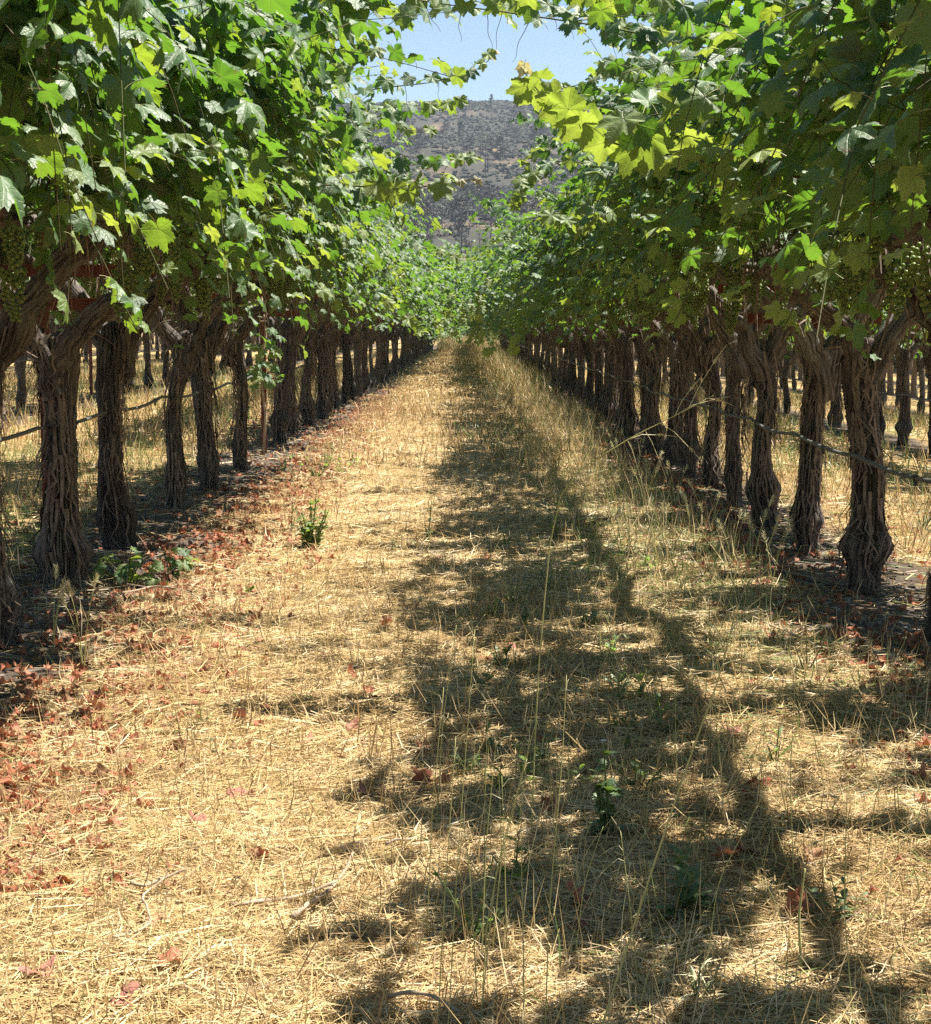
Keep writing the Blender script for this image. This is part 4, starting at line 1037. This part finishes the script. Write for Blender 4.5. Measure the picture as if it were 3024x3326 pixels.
bake_leaves(mb, np.stack([xx, yy, gz(xx, yy) + .014], -1), nn, tp, rl.uniform(.012, .032, n) * (1 + yy * .008), T_RED, rl)
tag(obj('red_leaf_litter', mb.mesh('red_leaf_litter', M_red, smooth=True)), kind='stuff')

# ------------------------------------------------------------------ pruned canes on the ground
def cane(pts, r, label, twigs=0, seed=0):
    rg = np.random.default_rng(seed); G = [at(*p) for p in pts]
    tt = np.linspace(0, 1, 14); t = np.linspace(0, 1, len(G)); X = np.interp(tt, t, [g[0] for g in G]); Y = np.interp(tt, t, [g[1] for g in G])
    r = r * .72; X = X + np.cumsum(rg.normal(0, .0025, 14)); Z = gz(X, Y) + r + .022 + .008 * np.sin(tt * 5 + seed)
    P = np.column_stack([X, Y, Z]); rr = np.linspace(r, r * .6, 14); rr[::4] *= 1.35
    V, F3, F4 = tube(P, rr, 7); m1 = MB(); m1.add(V, F3, F4)
    o = obj('pruned_cane', m1.mesh('pruned_cane', M_cane, smooth=True)); tag(o, label, 'cane', 'pruned canes on the ground')
    for q in range(twigs):
        i = rg.integers(3, 11); D = np.array([rg.normal(0, .05), rg.normal(0, .05), .015]); V, F3, F4 = tube([P[i], P[i] + D * .6, P[i] + D], [r * .5, r * .4, r * .3], 5); m2 = MB(); m2.add(V, F3, F4)
        obj('twig', m2.mesh('twig', M_cane), o)
cane([(575, 1832), (640, 1765), (690, 1688)], .0065, 'dry cane pointing up the path in the sunlit straw', 2, 1)
cane([(455, 1808), (560, 1772), (662, 1752)], .006, 'longer pale cane crossing the lower left straw', 1, 2)
cane([(255, 1757), (310, 1752), (372, 1738)], .005, 'short dark cane left of the pale crossing canes', 0, 3)
cane([(225, 1870), (300, 1840), (285, 1790), (330, 1745)], .004, 'thin curled twig in the lower left straw', 0, 4)
cane([(215, 1190), (300, 1165), (345, 1172), (400, 1195)], .006, 'bent grey cane lying beside the leafy seedling', 1, 5)
cane([(760, 1975), (830, 1985), (900, 2005)], .005, 'short stick at the bottom edge of the path', 0, 6)
cane([(760, 1678), (800, 1665), (850, 1640)], .004, 'slim stick lying in the shadow edge of the path', 0, 7)
cane([(1480, 1225), (1560, 1245), (1620, 1290)], .006, 'dark stick beside the right row', 1, 8)
cane([(1560, 1130), (1640, 1135), (1760, 1160)], .005, 'long thin stick in the dark soil under the right row', 0, 9)

# ------------------------------------------------------------------ weeds
def weed(px, py, h, label, cat='weed', m=None, nst=3, lw=.02, ll=.05, dens=9, seed=0, flower=0, spread=.25, lobed=True, lean=.0, group=None):
    rg = np.random.default_rng(seed + 900); x, y = at(px, py); m = m or M_weed
    t = thing('weed', label, cat, (x, y, gz1(x, y)), rg.uniform(0, 6), group)
    for s in range(nst):
        hh = h * (1 if s == 0 else rg.uniform(.35, .85)); a = rg.uniform(0, 6.28); sp = spread * hh * (0.25 if s == 0 else 1)
        P = bezier((rg.normal(0, .008), rg.normal(0, .008), -.01), (math.cos(a) * sp * .5 + lean * hh * .3, math.sin(a) * sp * .5, hh * .5), (math.cos(a) * sp + lean * hh, math.sin(a) * sp, hh), 9)
        V, F3, F4 = tube(P, np.linspace(.0035, .0014, 9) * (h / .2) ** .5, 5); mb = MB(); mb.add(V, F3, F4)
        st = obj('stem', mb.mesh('stem', M_green_stalk, smooth=True), t)
        mb = MB()
        for j in range(max(3, int(dens * hh / h))):
            f = rg.uniform(.03, 1); p = P[min(8, int(f * 8))] ; az = rg.uniform(0, 6.28); sc = (1.25 - .6 * f) * rg.uniform(.7, 1.2)
            L_ = ll * sc; W_ = lw * sc; el = rg.uniform(.2, 1.1)
            d = np.array([math.cos(az) * math.cos(el), math.sin(az) * math.cos(el), math.sin(el)]); sdv = np.array([-math.sin(az), math.cos(az), 0.0]); up = np.cross(d, sdv)
            k = 9; u = np.linspace(0, 1, k); prof = np.sin(np.pi * np.clip(u * .92 + .06, 0, 1)) ** .8
            if lobed: prof = prof * np.where(np.arange(k) % 2 == 0, .55, 1.2)
            C = p + d[None] * (u * L_)[:, None] - np.array([0, 0, 1.0])[None] * (u ** 2 * L_ * .35)[:, None]
            Vv = np.concatenate([C - sdv * (prof * W_ / 2)[:, None] + up * (-.15 * W_ * prof)[:, None], C, C + sdv * (prof * W_ / 2)[:, None] + up * (-.15 * W_ * prof)[:, None]])
            F4 = [(i, i + 1, k + i + 1, k + i) for i in range(k - 1)] + [(k + i, k + i + 1, 2 * k + i + 1, 2 * k + i) for i in range(k - 1)]
            lcv = np.column_stack([np.tile(u, 3), np.repeat([-1, 0, 1], k) * .3, np.full(3 * k, j)])
            mb.add(Vv, None, F4, lc=lcv, tint=np.full(3 * k, rg.random()))
        tag(obj('leaves', mb.mesh('leaves', m, smooth=True), t), kind='stuff')
        if s < flower:
            mb = MB(); top = P[-1]
            for q in range(11):
                az = q * 2 * math.pi / 11; d = np.array([math.cos(az), math.sin(az), .35]) * .008; w = np.array([-math.sin(az), math.cos(az), 0]) * .0025
                mb.add([top, top + d * .6 - w, top + d, top + d * .6 + w], None, [(0, 1, 2, 3)])
            obj('flower', mb.mesh('flower', M_white), t)
    return t
weed(1195, 1640, .21, 'dark spiky weed with a white flower head standing at the shadow edge', nst=6, dens=24, lw=.03, ll=.05, seed=1, flower=1)
weed(613, 1080, .30, 'bushy green weed standing in the sunlit straw on the left', m=M_young, nst=15, dens=30, lw=.030, ll=.055, seed=2, spread=.45)
weed(575, 1055, .2, 'thin dark weed just left of the bushy green weed', nst=2, dens=10, lw=.02, ll=.04, seed=3)
weed(845, 1065, .23, 'spindly reddish weed in the middle of the path', nst=2, dens=12, lw=.018, ll=.035, seed=4)
weed(1035, 1232, .15, 'small dark upright weed in the striped shade', nst=2, dens=14, lw=.022, ll=.035, seed=5)
weed(1092, 1062, .26, 'tall dark weed in the shaded right half of the path', nst=3, dens=14, lw=.025, ll=.05, seed=6)
weed(1335, 1790, .13, 'dark leafy weed deep in the right foreground shade', nst=5, dens=10, lw=.025, ll=.075, seed=7, spread=.8)
weed(1012, 1725, .09, 'low green weed at the bottom middle in dappled light', m=M_weed2, nst=4, dens=7, lw=.022, ll=.05, seed=8, spread=.8)
weed(935, 1835, .15, 'creeping vetch with small round leaves at the bottom middle', m=M_weed2, nst=6, dens=16, lw=.014, ll=.02, seed=9, spread=.9, lobed=False)
weed(1525, 1505, .10, 'bright green grass-like weed in the right shade', m=M_weed2, nst=4, dens=5, lw=.010, ll=.07, seed=10, spread=.4, lobed=False)
weed(1263, 1375, .08, 'small green weed lit by the sun in the right shade', m=M_weed2, nst=3, dens=7, lw=.022, ll=.05, seed=11, lobed=False)
weed(1235, 1480, .08, 'yellow-green weed right of the spiky flowering weed', m=M_weed2, nst=3, dens=5, lw=.01, ll=.055, seed=12, lobed=False)
weed(395, 1425, .07, 'small green blade tuft alone in the left straw', m=M_weed2, nst=2, dens=4, lw=.01, ll=.05, seed=13, lobed=False)
weed(415, 1482, .06, 'tiny dark green weed below the green blade tuft', nst=2, dens=5, lw=.014, ll=.035, seed=14, lobed=False)
weed(775, 1085, .09, 'small green blade weed in the middle sun of the path', m=M_weed2, nst=2, dens=5, lw=.012, ll=.05, seed=15, lobed=False)
weed(1660, 1800, .08, 'low dark green weed in the bottom right shade', nst=5, dens=10, lw=.014, ll=.03, seed=16, spread=1.2, lobed=False)
weed(490, 1170, .05, 'flat green leaf lying in the straw left of the path', m=M_weed2, nst=2, dens=3, lw=.03, ll=.05, seed=17, lobed=False)
weed(1590, 1330, .14, 'dry tan tuft of grass beside the dark right row soil', m=M_oat, nst=6, dens=5, lw=.004, ll=.08, seed=18, spread=.5, lobed=False)
weed(1380, 1960, .09, 'orange-tan grass tuft at the bottom right', m=M_oat, nst=9, dens=4, lw=.004, ll=.06, seed=19, spread=.5, lobed=False)
for i, (px, py) in enumerate([(560, 935), (600, 925), (640, 930), (675, 935), (700, 925), (580, 915), (625, 945), (650, 915)]):
    weed(px, py, rng.uniform(.12, .2), 'low green bindweed with white flowers at the edge of the left row', m=M_weed2, nst=5, dens=9, lw=.02, ll=.045, seed=30 + i, flower=2, spread=.9, group='white flowered weeds beside the left row')
for i, (px, py) in enumerate([(925, 872), (955, 880), (985, 868), (1000, 850), (900, 862), (940, 850), (970, 890), (1020, 870)]):
    weed(px, py, rng.uniform(.12, .24), 'green grassy weed in a patch in the middle of the path', m=M_weed, nst=6, dens=9, lw=.012, ll=.07, seed=50 + i, spread=.7, lobed=False, group='green weed patch in the path')
for i in range(9):
    px, py = [(420, 880), (450, 800), (300, 900), (640, 730), (1640, 900), (1690, 860), (1820, 900), (1560, 850), (380, 830)][i]
    x = -2.6 - .2 * (i % 3) if px < 900 else 2.7
    w_ = weed(px, py, .22, 'green weed growing in the side aisle behind the trunks', m=M_weed2 if i % 2 else M_weed, nst=6, dens=8, lw=.012, ll=.09, seed=70 + i, spread=.7, lobed=False, group='green weeds in the side aisles')
    w_.location.x = x + .3 * math.sin(i * 2.1); w_.location.y = abs(w_.location.x / ((px - 916.5) / 3671.0)); w_.location.z = gz1(w_.location.x, w_.location.y)
for i in range(30):
    px = rng.uniform(930, 1330); py = rng.uniform(930, 1560)
    weed(px, py, rng.uniform(.05, .13), 'low green weed scattered in the dappled right half of the path', m=M_weed2 if i % 3 else M_weed, nst=5, dens=7, lw=rng.uniform(.01, .022), ll=rng.uniform(.035, .06), seed=200 + i, spread=1.0, lobed=bool(i % 2), group='low weeds in the dappled right half of the path')
# vine seedlings at the foot of the left row
def seedling(px, py, n, h, w, label, seed):
    rg = np.random.default_rng(seed); x, y = at(px, py); t = thing('vine_seedling', label, 'seedling', (x, y, gz1(x, y)))
    for s in range(3):
        a = rg.uniform(0, 6.28); P = bezier((0, 0, -.01), (math.cos(a) * w * .3, math.sin(a) * w * .3, h * .6), (math.cos(a) * w * .7, math.sin(a) * w * .5, h * rg.uniform(.5, 1)), 7)
        V, F3, F4 = tube(P, np.linspace(.004, .002, 7), 5); mb = MB(); mb.add(V, F3, F4); obj('stem', mb.mesh('stem', M_shoot, smooth=True), t)
    for j in range(n):
        a = rg.uniform(0, 6.28); q = rg.random() ** .6; p = np.array([math.cos(a) * w * q, math.sin(a) * w * q * .7, h * rg.uniform(.25, 1.0) * (1 - .45 * q)])
        nn_ = unit(np.array([math.cos(a) * .4, math.sin(a) * .4 - .25, .9]) + rg.normal(0, .25, 3)); tp_ = np.array([math.cos(a), math.sin(a), -.3]); tp_ = unit(tp_ - nn_ * tp_.dot(nn_))
        place_leaf(LEAF_YOUNG[j % 4] if j % 3 else LEAF_HI[j % 8], p, nn_, tp_, rg.uniform(.028, .046), t)
seedling(250, 1150, 38, .19, .15, 'bright green leafy vine seedling at the foot of the left trunks', 5)
seedling(345, 1135, 14, .17, .08, 'smaller vine seedling among red leaves right of the leafy one', 6)

# ------------------------------------------------------------------ wild oat stalks and foxtails in front
def oat(base, pts, label, r=.0016, spikelets=(), m=None, group='wild oat stalks'):
    """base: photo point of the foot; pts: (photo x, photo y) of further points at the same distance"""
    x, y = at(*base); z0 = gz1(x, y); dep = math.hypot(y, 0)
    def up(px, py, dy=0): # same distance plane
        yy = y + dy; ang = R(5.65) + math.atan((py - 1008) / 3671.0); return np.array([(px - 916.5) / 3671.0 * yy * 1.0, yy, CAM_H - math.tan(ang) * yy])
    W = [np.array([x, y, z0 - .01])] + [up(*p) for p in pts]
    o = thing('wild_oat_stalk', label, 'grass stalk', (x, y, z0), 0, group); W = np.array(W) - np.array([x, y, z0])
    t = np.linspace(0, 1, len(W)); tt = np.linspace(0, 1, 16); P = np.column_stack([np.interp(tt, t, W[:, i]) for i in range(3)])
    P[1:-1] = .25 * P[:-2] + .5 * P[1:-1] + .25 * P[2:]
    V, F3, F4 = tube(P, np.linspace(r, r * .45, 16), 5); mb = MB(); mb.add(V, F3, F4); obj('stem', mb.mesh('stem', m or M_stalk, smooth=True), o)
    for (f, dx, dz, s) in spikelets:
        p = P[min(15, int(f * 15))]; tip_ = p + np.array([dx, .01, dz]); d = unit(np.array([dx, 0, dz - .01]))
        mb = MB(); V, F3, F4 = tube([p, (p + tip_) / 2 + (0, 0, .006), tip_], [r * .4, r * .3, r * .3], 4); mb.add(V, F3, F4)
        for q in (-1, 1):
            w = np.array([d[2], .3 * q, -d[0]]) * q
            C = [tip_, tip_ + d * s * .35 + w * s * .14, tip_ + d * s, tip_ + d * s * .4 - w * s * .02, tip_ + d * s * .45 + w * s * .07 + np.array([0, .003, 0])]
            mb.add(C, [(0, 1, 4), (1, 2, 4), (2, 3, 4), (3, 0, 4)])
        V, F3, F4 = tube([tip_ + d * s * .8, tip_ + d * s * 2.0 + np.array([0, 0, -.004])], [.0005, .0003], 3); mb.add(V, F3, F4)
        obj('spikelet', mb.mesh('spikelet', M_oat), o)
    return o
oat((1045, 1640), [(1062, 1300), (1095, 955), (1240, 862), (1330, 818), (1405, 778)], 'tall wild oat stalk bending right in front of the right row', .0017,
    [(.98, .03, .004, .02), (.8, .03, .05, .026), (.8, .07, .03, .024), (.72, .03, -.06, .022), (.66, .06, .01, .022), (.62, .02, -.05, .022), (.75, .06, -.05, .022), (.9, .05, .09, .028)])
oat((1150, 2110), [(1290, 1720), (1370, 1480), (1425, 1330), (1450, 1220)], 'long pale green oat stem leaning right across the foreground', .0018, [(.95, .02, .03, .02), (.9, -.02, .03, .02), (.86, .03, .0, .02), (.98, .02, .02, .022)])
oat((1578, 1905), [(1590, 1800), (1601, 1710)], 'short cut pale stalk standing in the right shade', .003)
oat((860, 2030), [(872, 1800), (897, 1450)], 'thin green stem rising at the bottom middle', .0012, [(.98, .006, .02, .018)])
oat((880, 2040), [(900, 1700), (935, 1240)], 'tallest thin stem at the bottom middle', .001, [(.98, .0, .02, .018), (.9, .008, .01, .014)])
oat((1072, 2040), [(1085, 1800), (1110, 1500), (1118, 1330)], 'reddish thin stem right of the bottom middle stems', .0012, [(.97, .006, .02, .016)])
oat((1000, 1760), [(1040, 1500), (1055, 1330)], 'thin dry stem standing in the striped shade', .001, [(.97, .006, .02, .016)])
oat((1240, 2030), [(1290, 1900), (1380, 1880)], 'green stem bowing right at the bottom edge', .0012)
oat((1060, 1720), [(1180, 1710), (1330, 1735), (1480, 1765)], 'pale stem lying almost flat across the right shade', .0012)
ro = np.random.default_rng(8)
for i in range(70):
    py = ro.uniform(1180, 2000); px = ro.uniform(820, 1760) if ro.random() < .8 else ro.uniform(150, 820)
    x, y = at(px, py); h = ro.uniform(.07, .24); hp = h / y * 3671; le = ro.normal(.1, .3)
    oat((px, py), [(px + le * hp * .4, py - hp * .55), (px + le * hp, py - hp)], 'thin dry grass stalk standing in the foreground straw', .0009 if y < 5 else .0013,
        [(.97, ro.normal(0, .012), .012, .014), (.85, ro.normal(0, .014), .004, .013)] if ro.random() < .6 else (), m=M_stalk if ro.random() < .5 else M_oat, group='thin grass stalks in the foreground')
for i in range(22):
    py = ro.uniform(1560, 2010); px = ro.uniform(830, 1330) if i % 4 else ro.uniform(1330, 1750)
    x, y = at(px, py); h = ro.uniform(.2, .46); hp = h / y * 3671; le = ro.normal(.06, .16)
    oat((px, py), [(px + le * hp * .3, py - hp * .5), (px + le * hp, py - hp)], 'tall thin green stem rising through the foreground shade', .0012,
        [(.98, ro.normal(0, .01), .014, .016), (.88, ro.normal(0, .018), .004, .015), (.8, ro.normal(0, .02), -.006, .015)], group='tall thin green stems in the foreground')
def foxtail(px, py, h, seed):
    rg = np.random.default_rng(seed); x, y = at(px, py)
    o = thing('foxtail_grass', 'foxtail barley with bristly seed heads beside the right row' if px > 900 else 'foxtail barley with bristly heads in the left straw', 'grass stalk', (x, y, gz1(x, y)), 0, 'foxtail barley tufts')
    for s in range(3):
        a = rg.uniform(0, 6.28); hh = h * rg.uniform(.7, 1.1); E = np.array([math.cos(a) * hh * .25, math.sin(a) * hh * .25, hh]); P = bezier((0, 0, -.01), (E[0] * .2, E[1] * .2, hh * .6), E, 8)
        V, F3, F4 = tube(P, np.linspace(.0016, .001, 8), 4); mb = MB(); mb.add(V, F3, F4); obj('stem', mb.mesh('stem', M_stalk, smooth=True), o)
        mb = MB(); d = unit(P[-1] - P[-2])
        for q in range(46):
            f = q / 46; b = E + d * f * .05; rd = unit(rg.normal(0, 1, 3) * .55 + d * 1.1); tp_ = b + rd * .032 * (1.1 - .5 * f); w = unit(np.cross(rd, rg.normal(0, 1, 3))) * .0011
            mb.add([b - w, b + w, tp_], [(0, 1, 2)])
        obj('seed_head', mb.mesh('seed_head', M_oat), o)
for i, (px, py) in enumerate([(1360, 1045), (1395, 1090), (1480, 1140), (1505, 1130), (1520, 1150), (1290, 980), (1255, 930), (1330, 1000), (1225, 960), (1300, 1060), (1270, 1010), (1440, 1110), (105, 1290), (165, 1330), (1200, 1010), (1240, 1080), (1160, 960), (1180, 880), (1140, 850), (1210, 905)]):
    foxtail(px, py, random.uniform(.16, .3), i)

# ------------------------------------------------------------------ burnt trees on the hill
def tree_meshes(seed, kind):
    rg = np.random.default_rng(seed); H = rg.uniform(8, 13); tr = MB(); cr = MB()
    P = np.column_stack([np.cumsum(rg.normal(0, .12, 9)), np.cumsum(rg.normal(0, .12, 9)), np.linspace(-.6, H, 9)])
    V, F3, F4 = tube(P, np.linspace(.26, .05, 9), 6); tr.add(V, F3, F4)
    nb = 34 if kind != 'snag' else 22
    for q in range(nb):
        f = rg.uniform(.22, .98); p = P[min(8, int(f * 8))]; a = rg.uniform(0, 6.28); Ln = (1.05 - f) * H * .34 + .5
        if kind == 'oak': Ln = H * .32 * math.sin(math.pi * min(1, f * .9 + .1)) + .6
        d = np.array([math.cos(a), math.sin(a), rg.uniform(-.1, .5)]); E = p + d * Ln
        V, F3, F4 = tube([p, (p + E) / 2 + (0, 0, .1), E], [.07, .045, .02], 4, cap=False); tr.add(V, F3, F4)
        nlf = {'snag': 9, 'pine': 26, 'oak': 30}[kind]
        C = p + d * (Ln * rg.uniform(.25, 1.05, nlf))[:, None] + rg.normal(0, .32, (nlf, 3)); 
        for c in C:
            s = rg.uniform(.18, .5) * (0.4 if kind == 'snag' else 1); u_ = unit(rg.normal(0, 1, 3)); v_ = unit(np.cross(u_, rg.normal(0, 1, 3)))
            cr.add([c - u_ * s, c + v_ * s * .5, c + u_ * s, c - v_ * s * .5], None, [(0, 1, 2, 3)])
    return tr.mesh('trunk', M_burnt), cr.mesh('crown', {'snag': M_scorch, 'pine': M_pine, 'oak': M_scorch}[kind])
TREES = [(tree_meshes(i, k), k) for i, k in enumerate(['snag', 'snag', 'snag', 'pine', 'pine', 'oak', 'oak', 'snag'])]
rt = np.random.default_rng(21)
def hill_tree(x, y, i, s=1.0, label=None, group='trees on the burnt hillside'):
    (tm, cm), k = TREES[i]
    lab = label or {'snag': 'bare fire-scorched tree standing on the brown hillside', 'pine': 'dark green pine standing on the burnt hillside', 'oak': 'grey-brown scorched oak on the hillside'}[k]
    t = thing('hillside_tree', lab, 'tree', (x, y, float(hz(np.array([x]), np.array([y]))[0]) - .2), rt.uniform(0, 6), group)
    obj('trunk', tm, t, scale=s); tag(obj('crown', cm, t, scale=s), kind='stuff')
for q in range(240):
    y = rt.uniform(190, 545); hw = .085 * y + 6; x = rt.uniform(-hw, hw)
    if abs(x / y + .005) < .035 and 415 < y < 500 and rt.random() < .65: continue
    hill_tree(x, y, rt.integers(8) if rt.random() < .8 else rt.integers(5, 7), rt.uniform(.25, .5) if y > 300 else rt.uniform(.35, .6))
hill_tree(8, 600, 3, .34, 'lone conifer breaking the ridge line left of the glowing shoot'); hill_tree(33, 603, 5, .3, 'small round tree on the ridge line at the right'); hill_tree(38, 603, 6, .28, 'second small round tree on the ridge line at the right')
mb = MB(); n = 22000
sy = rt.uniform(230, 608, n); sx_ = rt.uniform(-1, 1, n) * (.1 * sy + 8); sz_ = hz(sx_, sy)
cl = fbm(sx_ * .05, sy * .03) ; kp = (cl + .25 * (rt.random(n) - .5) > .46) | (sy > 585); sx_, sy, sz_ = sx_[kp], sy[kp], sz_[kp]
for a, b, c in zip(sx_, sy, sz_):
    s = rt.uniform(.25, .75); V = ICO0[0] * s * np.array([1, 1, .7]) * (1 + rt.normal(0, .25, (12, 1))) + np.array([a, b, c + s * .3]); mb.add(V, ICO0[1])
tag(obj('hillside_scrub', mb.mesh('hillside_scrub', M_scrub)), kind='stuff')
hm, hnt, hout = mat('thin_summer_haze')
pv = N(hnt, 'ShaderNodeVolumePrincipled'); pv.inputs['Color'].default_value = (0.74, 0.85, 1.0, 1); pv.inputs['Density'].default_value = HAZE
L(hnt, pv.outputs[0], hout.inputs['Volume'])
mb = MB(); V, F = box((0, 480, 59), (1960, 1060, 124)); mb.add(V, None, F)
if HAZE > 0: tag(obj('haze', mb.mesh('haze', hm)), kind='stuff')
print('leaf objects', n_leaf_objects, 'objects', len(COL.objects), 'tris', sum(len(m.loops) - 2 * len(m.polygons) for m in bpy.data.meshes))
